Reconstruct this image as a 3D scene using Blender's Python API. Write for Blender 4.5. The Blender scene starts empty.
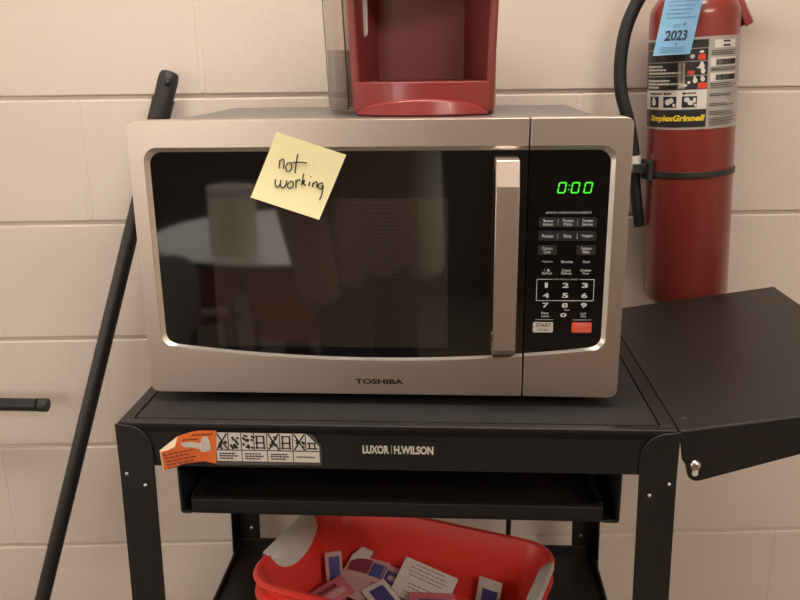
import bpy, bmesh, math, random
from mathutils import Vector, Matrix, Euler
random.seed(7)
S = bpy.context.scene
C = S.collection
PI = math.pi
PHI = -0.0817                       # the cart stands turned a little against the wall
ORG = Vector((0.0021, -0.4847, 1.05))

# ------------------------------------------------------------------ materials
def sl(r, g, b):
    f = lambda c: ((c/255+.055)/1.055)**2.4 if c > 10 else c/255/12.92
    return (f(r), f(g), f(b), 1)

def mat(name, col, rough=.5, metal=0., spec=.5, noise=0., nscale=40., bump=0., bscale=200.,
        stretch=None, rvar=0., coat=0., trans=0., emit=None, estr=0., alpha=1., aniso=0., sheen=0.):
    m = bpy.data.materials.new(name); m.use_nodes = True
    nt = m.node_tree; b = nt.nodes['Principled BSDF']
    b.inputs['Base Color'].default_value = col
    b.inputs['Roughness'].default_value = rough
    b.inputs['Metallic'].default_value = metal
    b.inputs['Specular IOR Level'].default_value = spec
    b.inputs['Coat Weight'].default_value = coat
    b.inputs['Transmission Weight'].default_value = trans
    b.inputs['Anisotropic'].default_value = aniso
    if emit:
        b.inputs['Emission Color'].default_value = emit
        b.inputs['Emission Strength'].default_value = estr
    tc = nt.nodes.new('ShaderNodeTexCoord'); mp = nt.nodes.new('ShaderNodeMapping')
    nt.links.new(tc.outputs['Object'], mp.inputs['Vector'])
    if stretch: mp.inputs['Scale'].default_value = stretch
    if noise or rvar:
        n = nt.nodes.new('ShaderNodeTexNoise'); n.inputs['Scale'].default_value = nscale
        n.inputs['Detail'].default_value = 5
        nt.links.new(mp.outputs['Vector'], n.inputs['Vector'])
        if noise:
            mx = nt.nodes.new('ShaderNodeMixRGB'); mx.blend_type = 'MIX'
            mx.inputs['Color1'].default_value = tuple(c*(1-noise) for c in col[:3])+(1,)
            mx.inputs['Color2'].default_value = tuple(min(1, c*(1+noise)) for c in col[:3])+(1,)
            nt.links.new(n.outputs['Fac'], mx.inputs['Fac'])
            nt.links.new(mx.outputs['Color'], b.inputs['Base Color'])
        if rvar:
            mr = nt.nodes.new('ShaderNodeMapRange')
            mr.inputs['To Min'].default_value = max(.02, rough-rvar); mr.inputs['To Max'].default_value = rough+rvar
            nt.links.new(n.outputs['Fac'], mr.inputs['Value']); nt.links.new(mr.outputs['Result'], b.inputs['Roughness'])
    if bump:
        n2 = nt.nodes.new('ShaderNodeTexNoise'); n2.inputs['Scale'].default_value = bscale; n2.inputs['Detail'].default_value = 4
        nt.links.new(mp.outputs['Vector'], n2.inputs['Vector'])
        bp = nt.nodes.new('ShaderNodeBump'); bp.inputs['Strength'].default_value = bump; bp.inputs['Distance'].default_value = .002
        nt.links.new(n2.outputs['Fac'], bp.inputs['Height']); nt.links.new(bp.outputs['Normal'], b.inputs['Normal'])
    return m

M = {}
M['wall'] = mat('painted_block', sl(209, 194, 181), .45, noise=.03, nscale=6, bump=.25, bscale=90)
M['room'] = mat('room_paint', sl(205, 190, 172), .7, noise=.03, nscale=4)
M['floor'] = mat('floor_tile', sl(118, 106, 96), .4, noise=.08, nscale=5)
M['dado'] = mat('dark_brown_paint', sl(92, 80, 68), .7, noise=.03, nscale=4)
M['ceil'] = mat('ceiling_tile', sl(225, 220, 210), .9, noise=.03, nscale=30)
M['steel'] = mat('brushed_steel', (.60, .50, .43, 1), .42, 1., noise=.035, nscale=60, stretch=(1.2, 60, 60), rvar=.03)
M['chrome'] = mat('polished_steel', (.80, .74, .68, 1), .36, 1., rvar=.02, nscale=30)
M['casing'] = mat('grey_painted_metal', (.11, .11, .105, 1), .28, .0, spec=.5)
M['glass_black'] = mat('black_glass', (.0045, .004, .004, 1), .05, spec=.5, rvar=.01, nscale=12)
M['black_plastic'] = mat('black_plastic', (.012, .012, .012, 1), .42, noise=.1)
M['rubber'] = mat('black_rubber', (.018, .017, .016, 1), .55, noise=.2, nscale=60, bump=.2, bscale=300)
M['cart'] = mat('black_powder_coat', (.013, .0105, .0095, 1), .42, spec=.42, noise=.2, nscale=25, bump=.12, bscale=900)
M['cartmat'] = mat('black_ribbed_mat', (.0095, .0085, .008, 1), .65, noise=.4, nscale=160, bump=.7, bscale=420, stretch=(1, .35, 1))
M['pole'] = mat('black_painted_pole', (.011, .010, .009, 1), .45, noise=.25, nscale=30)
M['keurig'] = mat('red_plastic', (.24, .030, .027, 1), .3, noise=.06, nscale=8, coat=.2)
M['keurig_in'] = mat('matte_red_plastic', (.24, .042, .038, 1), .42, noise=.06, nscale=8)
M['white'] = mat('white_plastic', (.72, .69, .62, 1), .4, noise=.03)
M['bin'] = mat('red_bin_plastic', (.80, .052, .038, 1), .33, noise=.05, nscale=10)
M['grip'] = mat('grey_white_rubber', (.62, .58, .52, 1), .55, noise=.06, nscale=30)
M['ext'] = mat('red_enamel', (.215, .030, .022, 1), .28, noise=.05, nscale=8, coat=.3)
M['strap'] = mat('dark_strap_metal', (.022, .022, .021, 1), .4, noise=.2)
M['note'] = mat('yellow_paper', sl(242, 233, 182), .8, noise=.02, nscale=20)
M['ink'] = mat('black_ink', (.012, .010, .012, 1), .6, noise=.1)
M['legend'] = mat('white_print', (.60, .60, .60, 1), .5, noise=.02)
M['legend_dim'] = mat('grey_print', (.22, .22, .22, 1), .5, noise=.02)
M['btn'] = mat('grey_key', (.022, .024, .027, 1), .3, noise=.05)
M['btn_start'] = mat('cream_key', (.62, .58, .50, 1), .45, noise=.03)
M['btn_stop'] = mat('red_key', (.80, .10, .045, 1), .45, noise=.03)
M['digit'] = mat('green_display', (.02, .3, .01, 1), .5, emit=(.06, .85, .03, 1), estr=.9, noise=.01)
M['lab_white'] = mat('white_label', (.62, .59, .53, 1), .45, noise=.04, nscale=60)
M['lab_grey'] = mat('grey_label', (.36, .33, .29, 1), .4, noise=.06, nscale=60)
M['lab_black'] = mat('black_label', (.02, .02, .02, 1), .35, noise=.1)
M['lab_red'] = mat('red_label_print', (.62, .05, .03, 1), .45, noise=.03)
M['lab_yellow'] = mat('yellow_print', (.75, .55, .03, 1), .45, noise=.03)
M['orange'] = mat('orange_label', (.74, .15, .03, 1), .5, noise=.06, nscale=50)
M['backing'] = mat('label_backing', (.70, .55, .34, 1), .6, noise=.05)
M['torn'] = mat('torn_paper', (.50, .46, .40, 1), .8, noise=.2, nscale=120)
M['film'] = mat('clear_film', (.09, .085, .08, 1), .2, noise=.1)
M['plate'] = mat('nameplate_black', (.014, .013, .012, 1), .3, noise=.1)
M['tag'] = mat('blue_paper', (.20, .42, .64, 1), .6, noise=.04, nscale=30)
M['tag_ink'] = mat('navy_ink', (.02, .03, .055, 1), .6, noise=.05)
M['tag_ink2'] = mat('pale_navy_ink', (.10, .22, .36, 1), .6, noise=.05)
M['bolt'] = mat('zinc_steel', (.62, .59, .55, 1), .28, 1., noise=.05)
M['pk_pink'] = mat('pink_paper', (.52, .13, .15, 1), .6, noise=.08, nscale=60)
M['pk_rose'] = mat('pale_rose_paper', (.52, .30, .29, 1), .6, noise=.08, nscale=60)
M['pk_white'] = mat('white_paper', (.62, .55, .49, 1), .65, noise=.05, nscale=60)
M['pk_blue'] = mat('blue_print', (.06, .06, .20, 1), .5, noise=.1, nscale=60)
M['pk_maroon'] = mat('maroon_print', (.20, .03, .05, 1), .5, noise=.1, nscale=60)
M['tank'] = mat('smoky_clear_plastic', (.85, .82, .78, 1), .08, trans=.94, noise=.01)
M['water'] = mat('clear_water', (.70, .69, .68, 1), .03, trans=.97, noise=.01)
for k_ in ('tank', 'water'): M[k_].node_tree.nodes['Principled BSDF'].inputs['IOR'].default_value = 1.12
M['lamp'] = mat('lamp_diffuser', (.9, .9, .9, 1), .5, emit=(1., .90, .80, 1), estr=20., noise=.01)
M['table'] = mat('pale_grey_laminate', (.86, .88, .84, 1), .4, noise=.04, nscale=15)
M['red_vinyl'] = mat('red_vinyl', (.42, .05, .045, 1), .5, noise=.08)
M['grey_vinyl'] = mat('grey_vinyl', (.30, .29, .26, 1), .5, noise=.08)
M['paper'] = mat('white_paper_towel', (.90, .86, .77, 1), .9, noise=.04, bump=.4, bscale=120)

def door_glass():
    """black oven glass with the perforated screen behind it: fine dark dots on brown"""
    m = bpy.data.materials.new('oven_door_glass'); m.use_nodes = True
    nt = m.node_tree; b = nt.nodes['Principled BSDF']; L = nt.links.new
    b.inputs['Roughness'].default_value = .04; b.inputs['Specular IOR Level'].default_value = 1.
    tc = nt.nodes.new('ShaderNodeTexCoord'); sx = nt.nodes.new('ShaderNodeSeparateXYZ')
    L(tc.outputs['Object'], sx.inputs[0])
    def band(out, a, c):
        g = nt.nodes.new('ShaderNodeMath'); g.operation = 'GREATER_THAN'; L(out, g.inputs[0]); g.inputs[1].default_value = a
        l = nt.nodes.new('ShaderNodeMath'); l.operation = 'LESS_THAN'; L(out, l.inputs[0]); l.inputs[1].default_value = c
        k = nt.nodes.new('ShaderNodeMath'); k.operation = 'MULTIPLY'; L(g.outputs[0], k.inputs[0]); L(l.outputs[0], k.inputs[1]); return k.outputs[0]
    def wave(out, f):
        a = nt.nodes.new('ShaderNodeMath'); a.operation = 'MULTIPLY'; L(out, a.inputs[0]); a.inputs[1].default_value = f
        s = nt.nodes.new('ShaderNodeMath'); s.operation = 'SINE'; L(a.outputs[0], s.inputs[0])
        q = nt.nodes.new('ShaderNodeMath'); q.operation = 'MULTIPLY_ADD'; L(s.outputs[0], q.inputs[0]); q.inputs[1].default_value = .5; q.inputs[2].default_value = .5
        return q.outputs[0]
    def mul(a, c):
        k = nt.nodes.new('ShaderNodeMath'); k.operation = 'MULTIPLY'; L(a, k.inputs[0]); L(c, k.inputs[1]); return k.outputs[0]
    box = mul(band(sx.outputs['X'], -.186, .077), band(sx.outputs['Z'], .068, .2385))
    dots = mul(wave(sx.outputs['X'], 2*PI/.0038), wave(sx.outputs['Z'], 2*PI/.0046))
    mx = nt.nodes.new('ShaderNodeMixRGB'); L(dots, mx.inputs['Fac'])
    mx.inputs['Color1'].default_value = (.0330, .0250, .0200, 1); mx.inputs['Color2'].default_value = (.0062, .0048, .0040, 1)
    m2 = nt.nodes.new('ShaderNodeMixRGB'); L(box, m2.inputs['Fac'])
    m2.inputs['Color1'].default_value = (.0045, .004, .004, 1); L(mx.outputs['Color'], m2.inputs['Color2'])
    L(m2.outputs['Color'], b.inputs['Base Color'])
    return m
M['door_glass'] = door_glass()

# ------------------------------------------------------------------ helpers
def box(bm, x0, x1, y0, y1, z0, z1, mtx=None):
    v = [bm.verts.new((x, y, z)) for x in (x0, x1) for y in (y0, y1) for z in (z0, z1)]
    for f in ((0, 1, 3, 2), (4, 6, 7, 5), (0, 4, 5, 1), (2, 3, 7, 6), (0, 2, 6, 4), (1, 5, 7, 3)):
        bm.faces.new([v[i] for i in f])
    if mtx:
        for q in v: q.co = mtx @ q.co
    return v

def prism(bm, pts, a0, a1, axis='y', mtx=None):
    """outline pts swept between a0 and a1 along axis; pts are (x,z) for y, (x,y) for z, (y,z) for x"""
    def P(p, a):
        return {'y': (p[0], a, p[1]), 'z': (p[0], p[1], a), 'x': (a, p[0], p[1])}[axis]
    A = [bm.verts.new(P(p, a0)) for p in pts]; B = [bm.verts.new(P(p, a1)) for p in pts]
    n = len(pts)
    bm.faces.new(A); bm.faces.new(B[::-1])
    for i in range(n):
        bm.faces.new((A[i], B[i], B[(i+1) % n], A[(i+1) % n]))
    if mtx:
        for q in A+B: q.co = mtx @ q.co
    return A+B

def tube(bm, pts, r, n=14, cap=True, closed=False):
    pts = [Vector(p) for p in pts]
    rs = r if isinstance(r, (list, tuple)) else [r]*len(pts)
    loops = []; up = None; N = len(pts)
    for i, p in enumerate(pts):
        if closed: t = (pts[(i+1) % N]-pts[i-1]).normalized()
        else: t = (pts[min(i+1, N-1)]-pts[max(i-1, 0)]).normalized()
        if up is None:
            up = Vector((0, 0, 1)) if abs(t.z) < .9 else Vector((0, 1, 0))
        s = t.cross(up).normalized(); up = s.cross(t).normalized()
        loops.append([bm.verts.new(p+(s*math.cos(2*PI*k/n)+up*math.sin(2*PI*k/n))*rs[i]) for k in range(n)])
    pairs = list(zip(loops, loops[1:])) + ([(loops[-1], loops[0])] if closed else [])
    for a, b in pairs:
        for k in range(n): bm.faces.new((a[k], a[(k+1) % n], b[(k+1) % n], b[k]))
    if cap and not closed:
        bm.faces.new(loops[0][::-1]); bm.faces.new(loops[-1])

def lathe(bm, prof, c=(0, 0, 0), n=40, mtx=None):
    """prof: (radius, z) from bottom to top, spun about z"""
    loops = []
    vs = []
    for r, z in prof:
        if r < 1e-6: l = [bm.verts.new((c[0], c[1], c[2]+z))]
        else: l = [bm.verts.new((c[0]+r*math.cos(2*PI*k/n), c[1]+r*math.sin(2*PI*k/n), c[2]+z)) for k in range(n)]
        loops.append(l); vs += l
    for a, b in zip(loops, loops[1:]):
        if len(a) == 1 and len(b) == 1: continue
        for k in range(n):
            if len(a) == 1: bm.faces.new((a[0], b[(k+1) % n], b[k]))
            elif len(b) == 1: bm.faces.new((a[k], a[(k+1) % n], b[0]))
            else: bm.faces.new((a[k], a[(k+1) % n], b[(k+1) % n], b[k]))
    if len(loops[0]) > 1: bm.faces.new(loops[0][::-1])
    if len(loops[-1]) > 1: bm.faces.new(loops[-1])
    if mtx:
        for v in vs: v.co = mtx @ v.co

def smooth_path(pts, k=8):
    P = [Vector(p) for p in pts]; out = []
    for i in range(len(P)-1):
        a, b, c, d = P[max(i-1, 0)], P[i], P[i+1], P[min(i+2, len(P)-1)]
        for j in range(k):
            t = j/k
            out.append(.5*((2*b)+(c-a)*t+(2*a-5*b+4*c-d)*t*t+(3*b-a-3*c+d)*t**3))
    out.append(P[-1]); return out

def rrect(w, h, r, cx=0, cy=0, n=6):
    out = []
    for sx, sy, a in ((1, 1, 0), (-1, 1, PI/2), (-1, -1, PI), (1, -1, 3*PI/2)):
        for k in range(n+1):
            t = a+k/n*PI/2
            out.append((cx+sx*(w/2-r)+r*math.cos(t), cy+sy*(h/2-r)+r*math.sin(t)))
    return out

def shade(me, ang=35):
    for p in me.polygons: p.use_smooth = True
    bm = bmesh.new(); bm.from_mesh(me)
    for e in bm.edges:
        if len(e.link_faces) == 2 and e.calc_face_angle(0) > math.radians(ang): e.smooth = False
    bm.to_mesh(me); bm.free()

def obj(name, bm, m, parent=None, off=(0, 0, 0), bevel=0, seg=2, label=None, recalc=True, ang=35):
    if recalc: bmesh.ops.recalc_face_normals(bm, faces=bm.faces)
    if any(off): bmesh.ops.translate(bm, verts=bm.verts, vec=-Vector(off))
    me = bpy.data.meshes.new(name); bm.to_mesh(me); bm.free()
    me.materials.append(M[m] if isinstance(m, str) else m)
    shade(me, ang)
    o = bpy.data.objects.new(name, me); C.objects.link(o)
    if parent is not None: o.parent = parent
    if bevel:
        b = o.modifiers.new('bevel', 'BEVEL'); b.width = bevel; b.segments = seg
        b.limit_method = 'ANGLE'; b.angle_limit = math.radians(40); b.harden_normals = True
    if label: o['label'] = label
    return o

def tag(o, label, cat, group=None):
    o['label'] = label; o['category'] = cat
    if group: o['group'] = group
    return o

def thing(name, label, cat, loc=(0, 0, 0), rz=0, group=None):
    o = bpy.data.objects.new(name, None); C.objects.link(o)
    o.empty_display_size = .05
    o.location = loc; o.rotation_euler = (0, 0, rz)
    return tag(o, label, cat, group)

RZ = Matrix.Rotation(PHI, 4, 'Z')
def cartloc(v):                      # cart frame -> world
    return ORG + RZ @ Vector(v)

def struct(name, bm, m, **k):
    o = obj(name, bm, m, **k); o['kind'] = 'structure'; return o

def text_bm(bm, s, x0, x1, z0, z1, y, bold=0., shear=0., thick=.0002, align=None):
    """lettering in the xz plane facing -y, filling the given rectangle"""
    cu = bpy.data.curves.new('lettering', 'FONT'); cu.body = s; cu.offset = bold; cu.shear = shear
    cu.resolution_u = 3
    ob = bpy.data.objects.new('lettering', cu); C.objects.link(ob)
    dg = bpy.context.evaluated_depsgraph_get(); dg.update()
    me = bpy.data.meshes.new_from_object(ob.evaluated_get(dg))
    bpy.data.objects.remove(ob); bpy.data.curves.remove(cu)
    if not me.vertices: return
    xs = [v.co.x for v in me.vertices]; ys = [v.co.y for v in me.vertices]
    ax, bx_, ay, by = min(xs), max(xs), min(ys), max(ys)
    vs = []
    for v in me.vertices:
        vs.append(bm.verts.new((x0+(v.co.x-ax)/(bx_-ax)*(x1-x0), y, z0+(v.co.y-ay)/(by-ay)*(z1-z0))))
    for p in me.polygons:
        try: bm.faces.new([vs[i] for i in p.vertices])
        except ValueError: pass
    bpy.data.meshes.remove(me)
    return vs

# ------------------------------------------------------------------ the room
X0, X1, Y0, ZC = -2.6, 2.8, -4.6, 2.55
def block_wall():
    bm = bmesh.new()
    H = .2032; Wb = .4064; zj = 1.3696; xj = -.482
    box(bm, X0, X1, .005, .12, 0, ZC)
    g = .0030; gv = .0026
    for r in range(-7, 7):
        z1 = zj - H*r - g; z0 = zj - H*(r+1) + g
        z0 = max(z0, 0.0); z1 = min(z1, ZC)
        if z1-z0 < .01: continue
        shift = 0 if r % 2 == 0 else .2032
        k = -8
        while True:
            a = xj + shift + Wb*k + gv; b_ = a + Wb - 2*gv; k += 1
            if a > X1: break
            if b_ < X0: continue
            a = max(a, X0); b_ = min(b_, X1)
            if b_-a < .01: continue
            box(bm, a, b_, 0, .02, z0, z1)
            if b_ < X1-.01: box(bm, b_-.004, b_+2*gv+.004, 0.0007, .02, z0+.001, z1-.001)      # shallow painted-over upright joint
    o = struct('wall_back', bm, 'wall', bevel=.0030, seg=2)
block_wall()
bm = bmesh.new(); box(bm, X0-.1, X1+.1, Y0-.1, .12, -.1, 0); struct('floor', bm, 'floor')
bm = bmesh.new(); box(bm, X0-.1, X1+.1, Y0-.1, .12, ZC, ZC+.1); struct('ceiling', bm, 'ceil')
bm = bmesh.new(); box(bm, X0-.1, X0, Y0, .12, 0, ZC); struct('wall_left', bm, 'room')
bm = bmesh.new(); box(bm, X1, X1+.1, Y0, .12, 0, ZC); struct('wall_right', bm, 'room')
bm = bmesh.new(); box(bm, X0-.1, X1+.1, Y0-.1, Y0, 0, ZC); struct('wall_front', bm, 'dado')

def ceiling_light(x, y, w, d, power, label):
    t = thing('ceiling_light', label, 'ceiling light', (x, y, ZC-.05), 0)
    bm = bmesh.new()
    for a in (-1, 1):
        box(bm, -w/2-.02, w/2+.02, a*(d/2+.01)-.01, a*(d/2+.01)+.01, 0, .05)
        box(bm, a*(w/2+.01)-.01, a*(w/2+.01)+.01, -d/2, d/2, 0, .05)
    obj('fixture_frame', bm, 'white', t)
    bm = bmesh.new(); box(bm, -w/2, w/2, -d/2, d/2, .005, .02)
    m = M['lamp'].copy(); m.node_tree.nodes['Principled BSDF'].inputs['Emission Strength'].default_value = power
    obj('diffuser', bm, m, t)
ceiling_light(.0, -.68, 1.3, .26, 25., 'long ceiling light panel nearest the block wall')
ceiling_light(1.3, -2.7, 1.2, .6, 26., 'wide ceiling light panel at the back of the room')

# ------------------------------------------------------------------ the cart
cart_base = (.0175, .168, -1.05)
cart = thing('utility_cart', 'black metal rolling cart with pull-out tray and raised right drop leaf', 'cart', cartloc(cart_base), PHI)
def cp(name, bm, m, parent=None, **k):
    return obj(name, bm, m, parent or cart, off=cart_base, **k)
CF, CB = -.060, .397             # front and back of the cart in its own frame
CL, CR = -.288, .3225
ZT = -.012                       # top surface the microwave stands on
# top: pan with rim
bm = bmesh.new()
box(bm, CL, CR, CF, CB, ZT-.012, ZT-.003)
box(bm, CL, CR, CF, CF+.012, ZT-.012, ZT); box(bm, CL, CR, CB-.012, CB, ZT-.012, ZT)
box(bm, CL, CL+.014, CF+.012, CB-.012, ZT-.012, ZT); box(bm, CR-.016, CR, CF+.012, CB-.012, ZT-.012, ZT)
cp('top_panel', bm, 'cart', bevel=.0015)
bm = bmesh.new(); box(bm, CL+.016, CR-.018, CF+.014, CB-.014, ZT-.003, ZT-.0005); cp('top_mat', bm, 'cartmat')
# apron all round
bm = bmesh.new()
prism(bm, [(CL+.002, ZT-.003), (CR-.002, ZT-.003), (CR-.002, -.0655), (CL+.002, -.0655)], CF+.001, CF+.0035, 'y')
box(bm, CL+.002, CR-.002, CB-.004, CB-.001, -.068, ZT-.01)
box(bm, CL+.002, CL+.005, CF+.004, CB-.004, -.068, ZT-.01)
box(bm, CR-.005, CR-.002, CF+.004, CB-.004, -.068, ZT-.01)
box(bm, CL+.005, CR-.005, CF+.0035, CF+.012, -.0655, -.063)
cp('apron', bm, 'cart', bevel=.001)
# legs: folded angle with a rounded shoulder
def leg(side, front):
    s = -1 if side < 0 else 1
    bm = bmesh.new()
    xo = CL-.0025 if s < 0 else CR+.0025
    yf = CF-.0025 if front else CB+.0025
    d = 1 if front else -1
    W = .0405
    def X(z): return xo + s*.020*max(0, -.07-z)          # slight splay
    # flange across the front
    o = [(xo, ZT-.001)]
    for k in range(9):
        t = k/8*PI/2
        o.append((xo - s*(.010+(W-.010)*math.sin(t)), ZT-.0025-.029*(1-math.cos(t))))
    o += [(xo-s*W, -.066), (X(-1.05)-s*W, -1.03), (X(-1.05), -1.03), (xo, -.070)]
    prism(bm, o, yf, yf+d*.0025, 'y')
    # flange along the side
    vs = prism(bm, [(yf+d*.0025, ZT-.002), (yf+d*.030, ZT-.010), (yf+d*.0405, -.045), (yf+d*.0405, -.07), (yf+d*.0405, -1.03), (yf+d*.0025, -1.03), (yf+d*.0025, -.07)], 0, s*.0025, 'x')
    for v in vs:
        inset = v.co.x
        v.co.x = X(v.co.z) - s*abs(inset)
    l = cp('leg', bm, 'cart', bevel=.0012)
    # rivets
    bm = bmesh.new()
    if front:
        pts = [(xo-s*.008, -.074), (xo-s*.028, -.088)]
    else:
        pts = [(xo-s*.018, -.425)]
    bm.free()
    for (x, z) in pts:
        bm = bmesh.new()
        yy = yf if front else yf-.0025
        r_ = .0021 if front else .0036
        lathe(bm, [(r_, 0), (r_*.92, .0008), (r_*.5, .0016), (0, .0018)], n=12,
              mtx=Matrix.Translation((x, yy, z)) @ Matrix.Rotation(PI/2, 4, 'X'))
        cp('rivet', bm, 'bolt', l)
    bm = bmesh.new()
    cx = X(-1.0)-s*.018; cy = yf+d*.018
    lathe(bm, [(.006, .0), (.02, .0), (.022, .008), (.018, .022), (.006, .024)], c=(cx, cy, -1.05), n=20)
    cp('foot', bm, 'rubber', l)
for sd in (-1, 1):
    for fr in (True, False): leg(sd, fr)
# lower shelf: a pan with upturned lips
SX0, SX1, ZS = CL-.006, CR+.006, -.455
def lower_pan(name, z):
    bm = bmesh.new()
    e = .020*(-.07-z)
    a, b_ = CL-e+.003, CR+e-.003
    box(bm, a, b_, CF+.001, CB-.001, z-.003, z)
    box(bm, a, a+.004, CF+.001, CB-.001, z-.03, z+.012); box(bm, b_-.004, b_, CF+.001, CB-.001, z-.03, z+.012)
    box(bm, a+.004, b_-.004, CB-.005, CB-.001, z-.03, z+.012); box(bm, a+.004, b_-.004, CF+.001, CF+.004, z-.03, z+.001)
    cp(name, bm, 'cart', bevel=.001)
lower_pan('lower_shelf', ZS)
# pull-out keyboard tray and its tracks
bm = bmesh.new()
box(bm, -.2235, .2550, -.030, .31, -.1405, -.1375)
tray = None
prism(bm, [(-.030, -.1415), (-.030, -.1235), (-.027, -.1215), (-.022, -.1215), (-.022, -.1245), (-.0265, -.1260), (-.0265, -.1415)], -.2235, .2550, 'x')
box(bm, -.2235, -.2215, -.0265, .31, -.1375, -.118); box(bm, .2530, .2550, -.0265, .31, -.1375, -.118)
tray = cp('keyboard_tray', bm, 'cart', bevel=.0008)
for s, x0, x1 in ((-1, -.2355, -.2240), (1, .2555, .2735)):
    bm = bmesh.new()
    xa, xb = (x0, x0+.003) if s < 0 else (x1-.003, x1)
    prism(bm, [(-.034, -.066), (-.034, -.137), (-.029, -.1425), (.31, -.1425), (.31, -.066)], xa, xb, 'x')
    box(bm, x0, x1, -.030, .31, -.1425, -.1385)
    box(bm, x0, x1, -.030, .31, -.072, -.066)
    cp('tray_track', bm, 'black_plastic', tray, bevel=.001)
# drop leaf, raised on the right
TILT = math.radians(9)
leaf_m = Matrix.Translation((.3236, 0, ZT)) @ Matrix.Rotation(-TILT, 4, 'Y')
bm = bmesh.new()
LW = .258
box(bm, 0, LW, CF, .384, -.003, 0, leaf_m)
box(bm, LW-.003, LW, CF, .384, -.0225, -.003, leaf_m)
ap = [(0, -.001), (LW, -.001), (LW, -.0225)]
ap += [(.022, -.0610)]
for k in range(7):
    t = k/6*PI/2
    ap.append((.015-.011*math.sin(t), -.050-.012*math.cos(t)))
ap += [(.003, -.040), (0, -.034)]
prism(bm, ap, CF-.0005, CF+.002, 'y', leaf_m)
prism(bm, ap, .3815, .3845, 'y', leaf_m)
leaf = cp('drop_leaf', bm, 'cart', bevel=.0012)
bm = bmesh.new()
bp = leaf_m @ Vector((.0133, CF-.0005, -.0425))
lathe(bm, [(.0062, 0), (.0062, .0007), (.0054, .0022), (.0035, .0037), (.0012, .0042), (0, .0042)], n=24, mtx=Matrix.Translation(bp) @ Matrix.Rotation(PI/2, 4, 'X'))
cp('hinge_bolt', bm, 'bolt', leaf)
bm = bmesh.new(); bp2 = leaf_m @ Vector((.0126, CF-.0004, -.0500))
prism(bm, rrect(.0062, .010, .003, bp2.x, bp2.z), CF-.0012, CF-.0004, 'y'); cp('slot', bm, 'lab_white', leaf)
for (u, v, r) in ((.012, -.030, .0032), (.12, .13, .0012)):
    bm = bmesh.new(); p = leaf_m @ Vector((u, v, 0))
    lathe(bm, [(r, 0), (r*.9, .0006), (0, .001)], n=16, mtx=Matrix.Translation(p) @ Matrix.Rotation(-TILT, 4, 'Y'))
    cp('rivet', bm, 'strap', leaf)
bm = bmesh.new(); tube(bm, [(.3228, CF+.006, ZT-.0065), (.3228, .38, ZT-.0065)], .0048, 12)
cp('hinge', bm, 'cart', leaf)
# nameplate on the apron
yp = CF+.001
bm = bmesh.new(); prism(bm, rrect(.0840, .0190, .0012, .0240, -.0402), yp-.0012, yp-.0002, 'y')
npl = cp('nameplate', bm, 'plate', label='small black nameplate lettered LUXOR H.WILSON')
bm = bmesh.new()
text_bm(bm, 'LUXOR', -.0150, .0140, -.0450, -.0350, yp-.0014, bold=.035)
text_bm(bm, 'H.WILSON', .0195, .0625, -.0450, -.0350, yp-.0014, bold=.035)
box(bm, .0165, .0170, yp-.0014, yp-.0013, -.0452, -.0346)
cp('lettering', bm, 'lab_white', npl, recalc=False)
# warning label on the apron, peeling at its left end
bm = bmesh.new()
wl = [(-.182, -.0165), (-.0755, -.0160), (-.0610, -.0370), (-.0610, -.0608), (-.1770, -.0625), (-.184, -.058)]
prism(bm, wl, yp-.0005, yp-.0001, 'y')
wlab = cp('warning_label', bm, 'film', label='torn warning label with crossed-out pictures, orange end peeling')
bm = bmesh.new()
for i in range(4):
    a = -.1782+i*.0288; b_ = a+.0276
    if i == 3: prism(bm, [(a, -.0225), (a+.0140, -.0225), (b_+.0010, -.0380), (b_+.0010, -.0432), (a, -.0432)], yp-.0009, yp-.0005, 'y')
    else: box(bm, a, b_, yp-.0009, yp-.0005, -.0432, -.0225)
    box(bm, a, b_+(.001 if i == 3 else 0), yp-.0009, yp-.0005, -.0572, -.0446)
cp('picture_panel', bm, 'lab_white', wlab)
bm = bmesh.new()
def stroke(bm, p, q, w, y, th=.0002):
    p = Vector((p[0], 0, p[1])); q = Vector((q[0], 0, q[1])); t = (q-p).normalized(); n = Vector((-t.z, 0, t.x))*w*.65
    prism(bm, [(a.x, a.z) for a in (p+n, q+n, q-n, p-n)], y, y+th, 'y')
rw = random.Random(3)
yk = yp-.0012
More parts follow.
